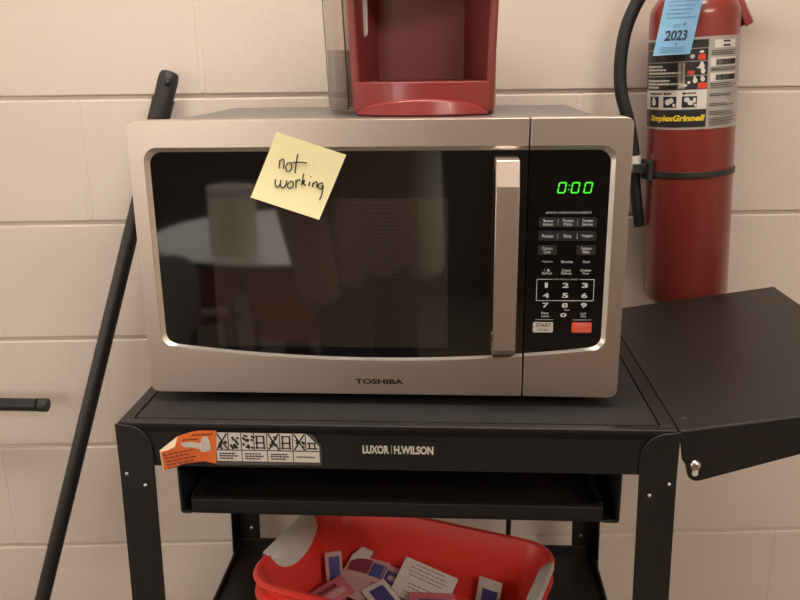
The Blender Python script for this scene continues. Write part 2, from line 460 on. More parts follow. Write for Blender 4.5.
for i in range(4):
    a = -.1782+i*.0288
    def cart_sketch(x):                                   # a little trolley outline
        stroke(bm, (x, -.0265), (x+.0105, -.0265), .0011, yk); stroke(bm, (x, -.0345), (x+.0105, -.0345), .0013, yk)
        stroke(bm, (x+.0015, -.0265), (x+.0015, -.0420), .0014, yk); stroke(bm, (x+.0095, -.0265), (x+.0095, -.0420), .0014, yk)
        stroke(bm, (x-.0005, -.0405), (x+.011, -.0405), .0009, yk)
    stroke(bm, (a+.0138, -.0228), (a+.0138, -.0430), .0008, yk)
    if i != 1:
        stroke(bm, (a+.001, -.0235), (a+.0125, -.0425), .0013, yk); stroke(bm, (a+.0125, -.0235), (a+.001, -.0425), .0013, yk)
        for k in range(6):
            x = a+.002+rw.random()*.009; z = -.026-rw.random()*.014
            stroke(bm, (x, z), (x+.003, z-.001-rw.random()*.003), .0016, yk-.0002)
    else:
        for k in range(10):
            x = a+.001+rw.random()*.010; z = -.025-rw.random()*.016
            stroke(bm, (x, z), (x+.004*rw.random()+.001, z-.004*rw.random()), .0018, yk-.0002)
    if i == 0:
        for k in range(9):
            x = a+.0155+rw.random()*.009; z = -.027-rw.random()*.013
            stroke(bm, (x, z), (x+.002, z-.004*rw.random()-.001), .002, yk-.0002)
    elif i < 3: cart_sketch(a+.0155)
    else:
        stroke(bm, (a+.0155, -.034), (a+.025, -.034), .0014, yk); stroke(bm, (a+.0155, -.0405), (a+.027, -.0405), .0012, yk)
        stroke(bm, (a+.018, -.034), (a+.018, -.041), .0012, yk); stroke(bm, (a+.0240, -.0345), (a+.0240, -.041), .0012, yk)
    for r_, (z, w) in enumerate(((-.0480, .017), (-.0508, .021), (-.0538, .015))):
        if i == 3 and r_ != 1: continue
        x = a+.003
        while x < a+.003+w:
            q = .0018+rw.random()*.0022; stroke(bm, (x, z), (min(x+q, a+.024), z), .0011, yk); x += q+.0006
cp('print', bm, 'ink', wlab)
# the orange part: two creased leaves standing off the metal
def sheet(bm, rows, th=.0004):
    g = [[bm.verts.new(p) for p in r] for r in rows]
    h = [[bm.verts.new((p[0], p[1]+th, p[2])) for p in r] for r in rows]
    n, k = len(rows), len(rows[0])
    for i in range(n-1):
        for j in range(k-1):
            bm.faces.new((g[i][j], g[i][j+1], g[i+1][j+1], g[i+1][j])); bm.faces.new((h[i][j], h[i+1][j], h[i+1][j+1], h[i][j+1]))
    for i in range(n-1):
        bm.faces.new((g[i][0], g[i+1][0], h[i+1][0], h[i][0])); bm.faces.new((g[i][-1], h[i][-1], h[i+1][-1], g[i+1][-1]))
    for j in range(k-1):
        bm.faces.new((g[0][j], h[0][j], h[0][j+1], g[0][j+1])); bm.faces.new((g[-1][j], g[-1][j+1], h[-1][j+1], h[-1][j]))
bm = bmesh.new()
sheet(bm, [[(-.2188, yp-.006, -.0257), (-.2050, yp-.0042, -.0215), (-.1963, yp-.003, -.0200), (-.1768, yp-.0012, -.0205)],
           [(-.2372, yp-.012, -.0415), (-.2150, yp-.007, -.0395), (-.1950, yp-.003, -.0385), (-.1780, yp-.0012, -.0400)],
           [(-.2358, yp-.012, -.0647), (-.2144, yp-.006, -.0588), (-.1930, yp-.003, -.0570), (-.1798, yp-.0012, -.0607)]])
oleaf = cp('orange_panel', bm, 'orange', wlab)
bm = bmesh.new()
sheet(bm, [[(-.2378, yp-.0128, -.0395), (-.2280, yp-.0096, -.0322), (-.2188, yp-.0066, -.0254)], [(-.2374, yp-.0132, -.0418), (-.2290, yp-.0120, -.0398), (-.2215, yp-.0108, -.0362)]])
sheet(bm, [[(-.2386, yp-.0126, -.0395), (-.2372, yp-.0126, -.0400)], [(-.2370, yp-.0126, -.0665), (-.2354, yp-.0126, -.0650)]])
cp('curled_backing', bm, 'backing', oleaf)
bm = bmesh.new()
sheet(bm, [[(-.2160, yp-.0086, -.0330), (-.2040, yp-.0068, -.0318), (-.1950, yp-.0052, -.0345)], [(-.2130, yp-.0088, -.0372), (-.2030, yp-.0068, -.0385), (-.1940, yp-.0052, -.0420)]])
sheet(bm, [[(-.1920, yp-.0042, -.0270), (-.1870, yp-.0034, -.0265), (-.1850, yp-.0030, -.0320)], [(-.1960, yp-.0050, -.0360), (-.1890, yp-.0040, -.0380), (-.1840, yp-.0028, -.0420)], [(-.1950, yp-.0050, -.0450), (-.1900, yp-.0040, -.0450), (-.1860, yp-.0034, -.0440)]])
cp('torn_patch', bm, 'torn', oleaf)
bm = bmesh.new()
def on_orange(x, z):                                   # depth just in front of the creased sheet
    pts = [(-.2375, -.0126), (-.2300, -.0112), (-.2150, -.0082), (-.1950, -.0042), (-.1768, -.0020)]
    for (a, ya), (c, yc) in zip(pts, pts[1:]):
        if a <= x <= c: return yp+ya+(yc-ya)*(x-a)/(c-a)
    return yp-.021
for r_ in range(5):
    x = -.2350+r_*.001
    while x < -.2060:
        q = .003+rw.random()*.003; z = -.0455-.0042*r_+.14*(x+.2350)
        ya = on_orange(x, z)-.0009; yb = on_orange(x+q, z)-.0009
        sheet(bm, [[(x, ya, z+.0005), (x+q, yb, z+.0008)], [(x, ya, z-.0006), (x+q, yb, z-.0003)]], .0001); x += q+.0012
for (z, xa, xb) in ((-.0245, -.2030, -.1830), (-.0295, -.2130, -.1980)):
    x = xa
    while x < xb:
        q = .0025; ya = on_orange(x, z)-.0010; sheet(bm, [[(x, ya, z+.0010), (x+q, ya+.0005, z+.0014)], [(x, ya, z-.0004), (x+q, ya+.0005, z)]], .0001); x += q+.0008
cp('print', bm, 'ink', oleaf)

# ------------------------------------------------------------------ the microwave
mw_base = (0, .17, ZT)
mw = thing('microwave_oven', 'stainless steel countertop microwave oven with black door glass on the cart top', 'microwave', cartloc(mw_base), PHI)
def mp_(name, bm, m, parent=None, **k):
    return obj(name, bm, m, parent or mw, off=mw_base, **k)
FL, FR, FB, FT = -.2685, .2685, 0., .3105       # front frame
SPL = .1618                                     # split between door and control panel
bm = bmesh.new()
prism(bm, [(-.2555, .003), (.2555, .003), (.2555, .296), (.2525, .302), (.2455, .3055), (-.2455, .3055), (-.2525, .302), (-.2555, .296)], .026, .375, 'y')
mp_('casing', bm, 'casing', bevel=.002)
OT, OL, ORr = .2772, -.2470, .2478              # opening
def zb(x):                                      # bowed lower edge of the opening
    return .0435+.0145*(x/.236)**2
R_ = .014
def arc(cx, cz, r, a0, a1, n=7):
    return [(cx+r*math.cos(a0+(a1-a0)*k/n), cz+r*math.sin(a0+(a1-a0)*k/n)) for k in range(n+1)]
def hole_left(d=0):                              # from the split along the bottom, up and back along the top
    p = [(SPL-.0006-(SPL+.234)*k/24, 0) for k in range(25)]
    p = [(x, zb(x)-d*.32) for x, _ in p]
    p += [(OL-d+R_+R_*math.cos(t), zb(-.234)-d*.32+R_+R_*math.sin(t)) for t in [PI*1.5-k/7*PI/2 for k in range(2, 8)]]
    p += [(OL-d+R_+R_*math.cos(t), OT+d-R_+R_*math.sin(t)) for t in [PI-k/7*PI/2 for k in range(8)]]
    p += [(SPL-.0006, OT+d)]
    return p
def hole_right(d=0):
    x0 = SPL+.0012
    p = [(x0, OT+d)]
    p += [(ORr+d-R_+R_*math.cos(t), OT+d-R_+R_*math.sin(t)) for t in [PI/2-k/7*PI/2 for k in range(8)]]
    p += [(ORr+d-R_+R_*math.cos(t), zb(.234)-d*.32+R_+R_*math.sin(t)) for t in [-k/7*PI/2 for k in range(7)]]
    p += [(x, zb(x)-d*.32) for x in [.228-(.228-x0)*k/8 for k in range(9)]]
    return p
CH = .0042                                       # width of the polished chamfer round the opening
r2 = .008
bm = bmesh.new()
out = [(SPL-.0006, FT), (FL+r2, FT)] + arc(FL+r2, FT-r2, r2, PI/2, PI) + arc(FL+r2, FB+r2, r2, PI, 1.5*PI) + [(SPL-.0006, FB)]
prism(bm, out+hole_left(CH), 0, .026, 'y')
door = mp_('door', bm, 'steel', bevel=.0009)
def chamfer(bm, outer, inner, y0, y1):
    A = [bm.verts.new((x, y0, z)) for x, z in outer]; B = [bm.verts.new((x, y1, z)) for x, z in inner]
    D = [bm.verts.new((x, y1+.002, z)) for x, z in outer]
    for i in range(len(A)-1):
        bm.faces.new((A[i], A[i+1], B[i+1], B[i])); bm.faces.new((B[i], B[i+1], D[i+1], D[i])); bm.faces.new((D[i], D[i+1], A[i+1], A[i]))
bm = bmesh.new(); chamfer(bm, hole_left(CH), hole_left(0), .0002, .0045)
mp_('window_trim', bm, 'chrome', door)
bm = bmesh.new(); prism(bm, hole_left(CH*.9), .0046, .010, 'y')
mp_('window_glass', bm, 'door_glass', door)
# handle: flat bar with two bent ends
bm = bmesh.new()
hx0, hx1 = .1262, .1512
hz = [(.2700, .0046), (.2690, -.0175), (.2425, -.026), (.0640, -.026), (.0575, -.022), (.0535, -.008), (.0535, .0046)]
th = .009
inn = [(.0640, .0046), (.0660, -.012), (.0700, -.017), (.2390, -.017), (.2560, -.006), (.2570, .0046)]
vs = prism(bm, [(y, z) for z, y in hz+inn], hx0, hx1, 'x')
mp_('handle', bm, 'steel', door, bevel=.0014, seg=2, ang=15)
bm = bmesh.new()
text_bm(bm, 'TOSHIBA', -.0285, .0270, .0130, .0192, -.0004, bold=.045)
mp_('lettering', bm, 'ink', door, recalc=False, label='black TOSHIBA lettering')
# control panel
bm = bmesh.new()
x0 = SPL+.0012
out = [(x0, FB), (FR-r2, FB)] + arc(FR-r2, FB+r2, r2, 1.5*PI, 2*PI) + arc(FR-r2, FT-r2, r2, 0, PI/2) + [(x0, FT)]
prism(bm, out+hole_right(CH), 0, .026, 'y')
cpan = mp_('control_panel', bm, 'steel', bevel=.0009)
bm = bmesh.new(); chamfer(bm, hole_right(CH), hole_right(0), .0002, .0045)
mp_('panel_trim', bm, 'chrome', cpan)
bm = bmesh.new(); prism(bm, hole_right(CH*.9), .0046, .010, 'y')
cgl = mp_('panel_glass', bm, 'glass_black', cpan)
YG = .0044                                       # print lies just in front of the glass
# seven-segment 0:00
bm = bmesh.new()
def seg7(bm, x, z, w, h, segs, y):
    sh = .16; t = w*.17
    def q(a, b_, c, d):
        pts = [(a, b_), (c, b_), (c, d), (a, d)]
        prism(bm, [(x+px+sh*pz, z+pz) for px, pz in pts], y-.0002, y, 'y')
    g = t*.35
    if 'a' in segs: q(t*.7, h-t, w-t*.7, h)
    if 'd' in segs: q(t*.7, 0, w-t*.7, t)
    if 'f' in segs: q(0, h/2+g, t, h-g-t*.3)
    if 'b' in segs: q(w-t, h/2+g, w, h-g-t*.3)
    if 'e' in segs: q(0, g+t*.3, t, h/2-g)
    if 'c' in segs: q(w-t, g+t*.3, w, h/2-g)
for x in (.1925, .2066, .2200): seg7(bm, x, .2312, .0088, .0122, 'abcdef', YG)
box(bm, .2045, .2056, YG-.0002, YG, .2348, .2359); box(bm, .2050, .2061, YG-.0002, YG, .2395, .2406)
mp_('clock_digits', bm, 'digit', cgl, label='glowing green digits reading 0:00')
COL = (.1848, .2058, .2266)
def legend(bm, s, cx, cz, h=.0034, wmax=.017, bold=.012):
    lines = s.split('\n'); n = len(lines)
    for i, l in enumerate(lines):
        z = cz+((n-1)/2-i)*h*1.22
        w = min(wmax, len(l)*h*.56)
        text_bm(bm, l, cx-w/2, cx+w/2, z-h/2, z+h/2, YG-.0010, bold=bold)
def key(x0, x1, z0, z1, m='btn'):
    bm = bmesh.new(); prism(bm, rrect(x1-x0, z1-z0, .0012, (x0+x1)/2, (z0+z1)/2), YG-.0006, YG, 'y')
    return mp_('button', bm, m, cpan)
K = [(.1748, .1952), (.1954, .2160), (.2162, .2366)]
for i, s in enumerate(('Sensor\nReheat', 'Frozen\nPizza', 'Frozen\nEntree')):
    k = key(K[i][0], K[i][1], .1948, .2056); bm = bmesh.new(); legend(bm, s, COL[i], .2002, .0033, .0132); mp_('lettering', bm, 'legend', k, recalc=False)
for i, s in enumerate(('Potato', 'Rice', 'Veggie')):
    k = key(K[i][0], K[i][1], .1800, .1908); bm = bmesh.new(); legend(bm, s, COL[i], .1853, .0036, .0130); mp_('lettering', bm, 'legend', k, recalc=False)
for i, s in ((0, 'Custom\nCook'), (2, 'Soften\nMelt')):
    k = key(K[i][0], K[i][1], .1644, .1750); bm = bmesh.new(); legend(bm, s, COL[i], .1697, .0033, .0135); mp_('lettering', bm, 'legend', k, recalc=False)
bm = bmesh.new()
for z0, z1 in ((.1965, .2040), (.1822, .1886)):
    for x in (.1953, .2161): box(bm, x-.0002, x+.0002, YG-.0010, YG-.0007, z0, z1)
text_bm(bm, 'SENSOR MICROWAVE & PRESETS', .1818, .2300, .2098, .2118, YG-.0010)
for i, s in enumerate(('Popcorn', 'Favorite', 'Clock')): legend(bm, s, COL[i]+.0008, .1568, .0028, .0138)
for i, s in enumerate(('1 lb\nDefrost', 'Custom\nDefrost', 'Kitchen\nTimer')): legend(bm, s, COL[i]+.0006, .1456, .0028, .0130)
text_bm(bm, 'ONE TOUCH START', .1928, .2200, .1362, .1378, YG-.0010)
for (a, c) in ((.1745, .1915), (.2212, .2372)): box(bm, a, c, YG-.0010, YG-.0008, .1366, .1372)
box(bm, .1745, .2372, YG-.0010, YG-.0008, .1124, .1130)
for x in (.1745, .2366): box(bm, x, x+.0006, YG-.0010, YG-.0008, .1124, .1372)
for i, s in enumerate(('Power\nLevel', 'Sound', 'Cook\nTime')):
    if i != 1: legend(bm, s, COL[i]+.0003, .0966, .0028, .0110)
legend(bm, 'Sound', .2088, .1022, .0020, .009)
text_bm(bm, '0', .2018, .2086, .0938, .0985, YG-.0010, bold=.03)
for r_, (z, row) in enumerate(((.1303, '123'), (.1187, '456'), (.1074, '789'))):
    for i, ch in enumerate(row):
        w = .0034 if ch == '1' else .0068
        text_bm(bm, ch, COL[i]-w/2+.0004, COL[i]+w/2+.0004, z-.0028, z+.0028, YG-.0010, bold=.03)
for (a, c) in ((.1745, .1946), (.2155, .2365)): box(bm, a, c, YG-.0010, YG-.0008, .0904, .0908)
mp_('lettering', bm, 'legend', cgl, recalc=False)
k = key(.1722, .1944, .0756, .0874, 'btn_start'); k['label'] = 'cream START key'
bm = bmesh.new(); text_bm(bm, 'START', .1752, .1918, .0822, .0862, YG-.0010, bold=.02); text_bm(bm, '+30 Sec.', .1762, .1905, .0775, .0802, YG-.0010); mp_('lettering', bm, 'ink', k, recalc=False)
k = key(.2150, .2368, .0756, .0874, 'btn_stop'); k['label'] = 'red STOP key'
bm = bmesh.new(); text_bm(bm, 'STOP', .2195, .2325, .0822, .0862, YG-.0010, bold=.02); text_bm(bm, 'Cancel', .2192, .2325, .0772, .0804, YG-.0010); mp_('lettering', bm, 'pk_rose', k, recalc=False)
for (x, y) in ((-.21, .06), (.21, .06), (-.21, .33), (.21, .33)):
    bm = bmesh.new(); lathe(bm, [(.012, 0), (.013, .004), (.013, .0155)], c=(x, y, ZT), n=20); mp_('foot', bm, 'rubber')
bm = bmesh.new()
tube(bm, smooth_path([(.16, .374, .06), (.165, .405, .055), (.172, .422, .0), (.185, .425, -.15), (.184, .425, -.45), (.178, .425, -.9), (.16, .43, -1.035), (.0, .43, -1.043)]), .0045, 10)
mp_('power_cord', bm, 'black_plastic')

# ------------------------------------------------------------------ sticky note
na = Vector((-.1048, 0, .2982)); nb = Vector((-.0311, 0, .2737)); nc = Vector((-.0650, 0, .1996)); nd = Vector((-.1359, 0, .2293))
ux = (nb-na).normalized(); uz = Vector((-ux.z, 0, ux.x)); NW = .0765
note_c = cartloc((na.x, -.0006, na.z))
note = thing('sticky_note', 'yellow square sticky note handwritten not working on the oven door', 'sticky note', note_c, PHI)
ang = math.atan2(ux.z, ux.x)
NM = Matrix.Rotation(-ang, 4, 'Y')
def curl(u, w):                                   # (u right, w down) on the note -> local point
    lift = .0045*max(0, (w-.02)/.056)**2
    p = (nb-na)*(u/NW)+(nd-na)*(w/NW); p.y = -.0004-lift
    return p
bm = bmesh.new()
N = 12
rows = [[tuple(curl(NW*j/N, NW*i/N)) for j in range(N+1)] for i in range(N+1)]
sheet(bm, rows, .0003)
obj('paper', bm, 'note', note)
bm = bmesh.new()
# strokes in the crop's own coordinates: (px, py) measured on the note
def nt_pt(px, py):
    # basis from the three measured corners of the sheet (266,116) (662,262) (120,505)
    ax, ay = 262., 116.; e1 = (400., 148.); e2 = (-142., 388.)
    dx, dy = px-ax, py-ay
    det = e1[0]*e2[1]-e1[1]*e2[0]
    u = (dx*e2[1]-dy*e2[0])/det; w = (e1[0]*dy-e1[1]*dx)/det
    p = curl(u*NW, w*NW); p.y -= .0004; return p
strokes = [
 [(283, 285), (280, 335)], [(283, 292), (300, 278), (308, 295), (305, 338)],
 [(332, 300), (318, 325), (326, 352), (348, 345), (352, 315), (335, 298)],
 [(386, 252), (378, 300), (372, 366)], [(352, 302), (395, 300), (440, 306)],
 [(262, 398), (260, 430), (275, 448), (290, 425)], [(292, 405), (290, 435), (305, 452), (322, 430), (325, 408)],
 [(345, 415), (330, 435), (340, 456), (362, 445), (362, 420), (345, 413)],
 [(378, 405), (380, 455)], [(378, 425), (392, 405), (404, 410)],
 [(422, 370), (412, 440)], [(412, 424), (428, 410), (424, 424), (414, 428)], [(418, 427), (430, 434), (434, 444)],
 [(458, 420), (454, 446)], [(462, 388), (464, 394)],
 [(478, 425), (474, 452)], [(478, 432), (495, 420), (502, 432), (498, 456)],
 [(536, 430), (515, 432), (508, 455), (525, 466), (535, 440), (534, 475), (526, 510), (516, 530)]]
for s_ in strokes:
    pts = [tuple(nt_pt(*q)) for q in s_]
    if len(pts) > 2: pts = smooth_path(pts, 5)
    tube(bm, pts, .00068, 6)
for q in [(515, 298), (525, 302), (470, 300), (482, 335), (455, 320), (575, 348), (490, 355), (445, 270), (570, 250), (520, 345), (310, 495), (450, 380), (500, 372)]:
    p = nt_pt(*q); bmesh.ops.create_icosphere(bm, subdivisions=1, radius=.0003, matrix=Matrix.Translation(p))
obj('handwriting', bm, 'ink', note, label='black handwriting reading not working')

# ------------------------------------------------------------------ coffee maker
kb = (.044, .24, .3055)
kg = thing('coffee_maker', 'red single-cup coffee maker standing on top of the microwave', 'coffee maker', cartloc(kb), PHI)
def kp(name, bm, m, parent=None, **k): return obj(name, bm, m, parent or kg, off=kb, **k)
KZ = .3055
# shell: U-shaped column round the cup bay
kx0, kx1 = -.0490, .1372
def ushape(y0):
    o = [(kx0, y0), (kx0+.0035, y0-.004), (kx0+.0085, y0-.004), (kx0+.0115, y0)]
    o += [(-.018, .262), (.0965, .262)]
    o += [(kx1-.0115, y0), (kx1-.0085, y0-.004), (kx1-.0035, y0-.004), (kx1, y0)]
    o += [(kx1+.002, .28), (kx1-.006, .34), (kx1-.03, .365), (kx0+.03, .365), (kx0+.006, .34), (kx0-.002, .28)]
    return o
bm = bmesh.new()
vs = prism(bm, ushape(.172), KZ+.002, .475, 'z')
for v in vs:                                           # the front leans back a little towards the base
    if v.co.z < KZ+.01 and v.co.y < .2: v.co.x += (.006 if v.co.x < .044 else -.006)*1.0
kbody = kp('housing', bm, 'keurig_in', bevel=.0025, seg=3)
bm = bmesh.new()
hd = [(kx0, .15), (kx0+.02, .115), (.044, .100), (kx1-.02, .115), (kx1, .15), (kx1+.002, .28), (kx1-.006, .34), (kx1-.03, .365), (kx0+.03, .365), (kx0+.006, .34), (kx0-.002, .28)]
prism(bm, hd, .475, .590, 'z'); kp('brew_head', bm, 'keurig', bevel=.012, seg=4)
bm = bmesh.new(); tube(bm, smooth_path([(kx0+.01, .19, .560), (kx0+.012, .11, .585), (.044, .080, .59), (kx1-.012, .11, .585), (kx1-.01, .19, .560)]), .009, 12); kp('lift_handle', bm, 'bolt')
# drip tray: bowed front with an arched lower edge
bm = bmesh.new()
n = 24; fx0, fx1 = -.0365, .1248
def tray_block(bm, z_top, zlow, fy, back):
    A, B, D, E_ = [], [], [], []
    for i in range(n+1):
        u = i/n; x = fx0+(fx1-fx0)*u
        A.append(bm.verts.new((x, fy(u), z_top))); B.append(bm.verts.new((x, fy(u), zlow(u))))
        D.append(bm.verts.new((x, back, zlow(u)))); E_.append(bm.verts.new((x, back, z_top)))
    for i in range(n):
        for P_, Q in ((A, B), (B, D), (D, E_), (E_, A)):
            bm.faces.new((P_[i], P_[i+1], Q[i+1], Q[i]))
    bm.faces.new((A[0], B[0], D[0], E_[0])); bm.faces.new((A[-1], E_[-1], D[-1], B[-1]))
tray_block(bm, .3452, lambda u: .3110+.0085*(1-(2*u-1)**2), lambda u: .140-.018*(1-(2*u-1)**2), .265)
kt = kp('drip_tray', bm, 'keurig', bevel=.0012)
bm = bmesh.new()
def lip(u): return .1405-.034*(1-(2*u-1)**2)**.9
A_, B_, D_, F_ = [], [], [], []
for i in range(n+1):
    u_ = i/n; x = fx0+(fx1-fx0)*u_; zt = .3135+.0125*(1-(2*u_-1)**2)
    A_.append(bm.verts.new((x, lip(u_)+.004, zt))); B_.append(bm.verts.new((x, lip(u_), KZ+.0005)))
    D_.append(bm.verts.new((x, .262, KZ+.0005))); F_.append(bm.verts.new((x, .262, zt)))
for i in range(n):
    for P_, Q in ((A_, B_), (B_, D_), (D_, F_), (F_, A_)): bm.faces.new((P_[i], P_[i+1], Q[i+1], Q[i]))
bm.faces.new((A_[0], B_[0], D_[0], F_[0])); bm.faces.new((A_[-1], F_[-1], D_[-1], B_[-1]))
kp('base', bm, 'keurig', bevel=.003, seg=3)
bm = bmesh.new()
for i in range(9): box(bm, -.020+i*.0145, -.012+i*.0145, .16, .25, .3453, .3460)
kp('drip_grille', bm, 'keurig_in', kt)
# water reservoir on its left side
bm = bmesh.new()
def ring_prism(pts, z0, z1): prism(bm, pts, z0, z1, 'z')
ro = rrect(.0265, .150, .010, -.0655, .262)
ri = rrect(.0225, .146, .008, -.0655, .262)
A = [bm.verts.new((x+.002, y, KZ+.004)) for x, y in ro]; B = [bm.verts.new((x-.004, y, .470)) for x, y in ro]
D = [bm.verts.new((x-.004, y, .470)) for x, y in ri]; E_ = [bm.verts.new((x+.002, y, KZ+.007)) for x, y in ri]
L_ = len(A)
for i in range(L_):
    j = (i+1) % L_
    for P_, Q in ((A, B), (B, D), (D, E_)): bm.faces.new((P_[i], P_[j], Q[j], Q[i]))
bm.faces.new(A); bm.faces.new(E_)
tank = kp('water_reservoir', bm, 'tank', label='clear water reservoir')
bm = bmesh.new()
A = [bm.verts.new((x+.0018, y, KZ+.0074)) for x, y in rrect(.0219, .1454, .008, -.0655, .262)]
B = [bm.verts.new((x-.0008, y, .3835)) for x, y in rrect(.0219, .1454, .008, -.0655, .262)]
for i in range(len(A)): bm.faces.new((A[i], A[(i+1) % len(A)], B[(i+1) % len(A)], B[i]))
bm.faces.new(A); bm.faces.new(B); kp('water', bm, 'water', tank)
bm = bmesh.new(); prism(bm, rrect(.031, .154, .012, -.0695, .262), .4702, .478, 'z'); kp('reservoir_lid', bm, 'keurig_in', tank, bevel=.002)
# white tab hanging in a slot of the bay's left wall
mt = Matrix.Translation((-.0290, .200, .440)) @ Matrix.Rotation(math.radians(-22), 4, 'Z')
bm = bmesh.new(); prism(bm, rrect(.0105, .082, .005, 0, 0, 8), -.0045, -.0010, 'y', mt); kp('white_tab', bm, 'white', bevel=.001, label='white rounded tab inside the cup bay')
for (x, y) in ((-.03, .18), (.115, .18), (-.03, .34), (.115, .34)):
    bm = bmesh.new(); lathe(bm, [(.007, 0), (.008, .0025)], c=(x, y, KZ), n=16); kp('foot', bm, 'rubber')

# ------------------------------------------------------------------ fire extinguisher on the wall
ER = .0652
eb = Vector((.5015, -.0715, 1.0845-.045))
lean = math.radians(-2.8)
EM = Matrix.Rotation(lean, 4, 'Y')
ex = thing('fire_extinguisher', 'red fire extinguisher with printed label strapped to the block wall', 'fire extinguisher', eb, 0)
def ep(name, bm, m, parent=None, **k):
    for v in bm.verts: v.co = EM @ v.co
    return obj(name, bm, m, parent or ex, **k)
BH = .452
bm = bmesh.new()
lathe(bm, [(.030, .004), (.050, 0), (.060, .004), (ER, .013), (ER, BH-.012)] + [(.016+(ER-.016)*math.cos(t), BH-.012+.040*math.sin(t)) for t in [k/8*PI/2 for k in range(1, 9)]] + [(.016, BH+.04)], n=64)
ep('cylinder', bm, 'ext')
bm = bmesh.new(); lathe(bm, [(.017, BH+.025), (.019, BH+.030), (.019, BH+.040), (.014, BH+.046), (.014, BH+.066), (.010, BH+.072)], n=24)
box(bm, -.035, .016, -.012, .012, BH+.044, BH+.062)
valve = ep('valve', bm, 'bolt')
def lever(bm, pts, w):
    P_ = smooth_path(pts, 6)
    lo = []
    for i, p in enumerate(P_):
        t = (P_[min(i+1, len(P_)-1)]-P_[max(i-1, 0)]).normalized(); s = Vector((0, 1, 0)); u = t.cross(s).normalized()
        lo.append([bm.verts.new(p+s*a*w/2+u*b_*.0075) for a, b_ in ((-1, .5), (-.55, 1), (.55, 1), (1, .5), (1, -1), (.8, -1), (.8, .2), (-.8, .2), (-.8, -1), (-1, -1))])
    for a, b_ in zip(lo, lo[1:]):
        for k in range(10): bm.faces.new((a[k], a[(k+1) % 10], b_[(k+1) % 10], b_[k]))
    bm.faces.new(lo[0][::-1]); bm.faces.new(lo[-1])
bm = bmesh.new(); lever(bm, [(.002, 0, BH+.052), (.035, 0, BH+.043), (.055, 0, BH+.022), (.074, -.002, BH-.016), (.080, -.002, BH-.028)], .022); ep('carry_handle', bm, 'ext', bevel=.001)
bm = bmesh.new(); lever(bm, [(.0, 0, BH+.074), (.04, 0, BH+.082), (.075, 0, BH+.080), (.105, 0, BH+.060)], .022); ep('squeeze_lever', bm, 'ext', bevel=.001)
bm = bmesh.new(); lathe(bm, [(.013, 0), (.014, .003), (.014, .010), (.012, .012)], n=24, mtx=Matrix.Translation((-.002, -.014, BH+.055)) @ Matrix.Rotation(PI/2, 4, 'X')); ep('gauge', bm, 'bolt', valve)
# label wrapped on the cylinder; a = angle from straight ahead (+ to the right), z above the base
def wrap(a, z, r): return (r*math.sin(a), -r*math.cos(a), z)
def patch(bm, a0, a1, z0, z1, r, th=.0003, n=None):
    n = n or max(2, int(abs(a1-a0)/.08)+1)
    rows = [[bm.verts.new(wrap(a0+(a1-a0)*k/n, z, rr)) for k in range(n+1)] for rr, z in ((r, z0), (r+th, z0), (r+th, z1), (r, z1))]
    for p, q in zip(rows, rows[1:]+rows[:1]):
        for k in range(n): bm.faces.new((p[k], p[k+1], q[k+1], q[k]))
    bm.faces.new([r_[0] for r_ in rows]); bm.faces.new([r_[-1] for r_ in rows][::-1])
AL, AM, AR = -2.0, -.01, 1.02
LZ0, LZ1 = .2827, .4065
bm = bmesh.new(); patch(bm, -2.05, AR, LZ0-.0035, LZ1+.0035, ER); elab = ep('printed_label', bm, 'lab_grey', label='grey and black printed instruction label')
ROWS = ((.3370, .3560), (.3575, .3760), (.3773, .3938), (.3952, LZ1))
bm = bmesh.new()
for z0, z1 in ROWS+((LZ0, .3080),): patch(bm, AL, AM-.02, z0, z1, ER+.0004)
ep('black_panel', bm, 'lab_black', elab)
bm = bmesh.new(); patch(bm, AL, AM-.02, .3088, .3362, ER+.0004)
for z in (.3740, .3525): patch(bm, .03, .76, z-.0062, z+.0062, ER+.0004)
patch(bm, .11, .72, .3935, .4045, ER+.0004)
ep('white_panel', bm, 'lab_white', elab)
r3 = ER+.0008
for (a, c, z0, z1) in ((-.24, -.09, .3785, .3865), (-.46, -.31, .3580, .3635), (-.23, -.04, .3375, .3460)):
    bm = bmesh.new(); patch(bm, a, c, z0, z1, r3); ep('red_picture', bm, 'lab_red', elab)
rr_ = random.Random(5)
bm = bmesh.new()
for k in range(2):
    zt = ROWS[k][0]
    for r_ in range(3):
        a = -1.62; end = ((-.85, -.55, -1.15), (-1.05, -.95, -.58))[k][r_]
        while a < end:
            w = .03+rr_.random()*.05; patch(bm, a, min(a+w, end), zt+.0120-r_*.0048, zt+.0148-r_*.0048, r3, .0002); a += w+.012
ep('white_print', bm, 'lab_white', elab)
bm = bmesh.new(); patch(bm, -.66, -.50, .3385, .3755, r3-.0002, .0001); ep('grey_picture', bm, 'lab_grey', elab)
def blob(bm, a, z, w, h, r, k=10):                    # small rounded figure on the label
    vv = [bm.verts.new(wrap(a+w*math.cos(2*PI*i/k), z+h*math.sin(2*PI*i/k), r)) for i in range(k)]; bm.faces.new(vv)
for pts in (((-.16, .3735, .035, .0022), (-.16, .3690, .06, .0040), (-.13, .3625, .05, .0040), (-.22, .3675, .05, .0012)),
            ((-.30, .3540, .03, .0018), (-.29, .3495, .05, .0040)), ((-.15, .3545, .03, .0016), (-.13, .3510, .05, .0035)),
            ((-.50, .3430, .05, .0020), (-.42, .3470, .035, .0020), (-.60, .3425, .03, .0024)), ((-.36, .3835, .05, .003), (-.17, .3895, .05, .0020))):
    bm = bmesh.new()
    for q in pts: blob(bm, q[0], q[1], q[2], q[3], r3+.0003)
    ep('figure', bm, 'lab_white', elab, recalc=False)
for (a0, a1) in ((-1.459, -1.134), (-.995, -.675), (-.555, -.237)):
    bm = bmesh.new(); patch(bm, a0, a1, .3115, .3275, r3); ep('class_panel', bm, 'lab_black', elab)
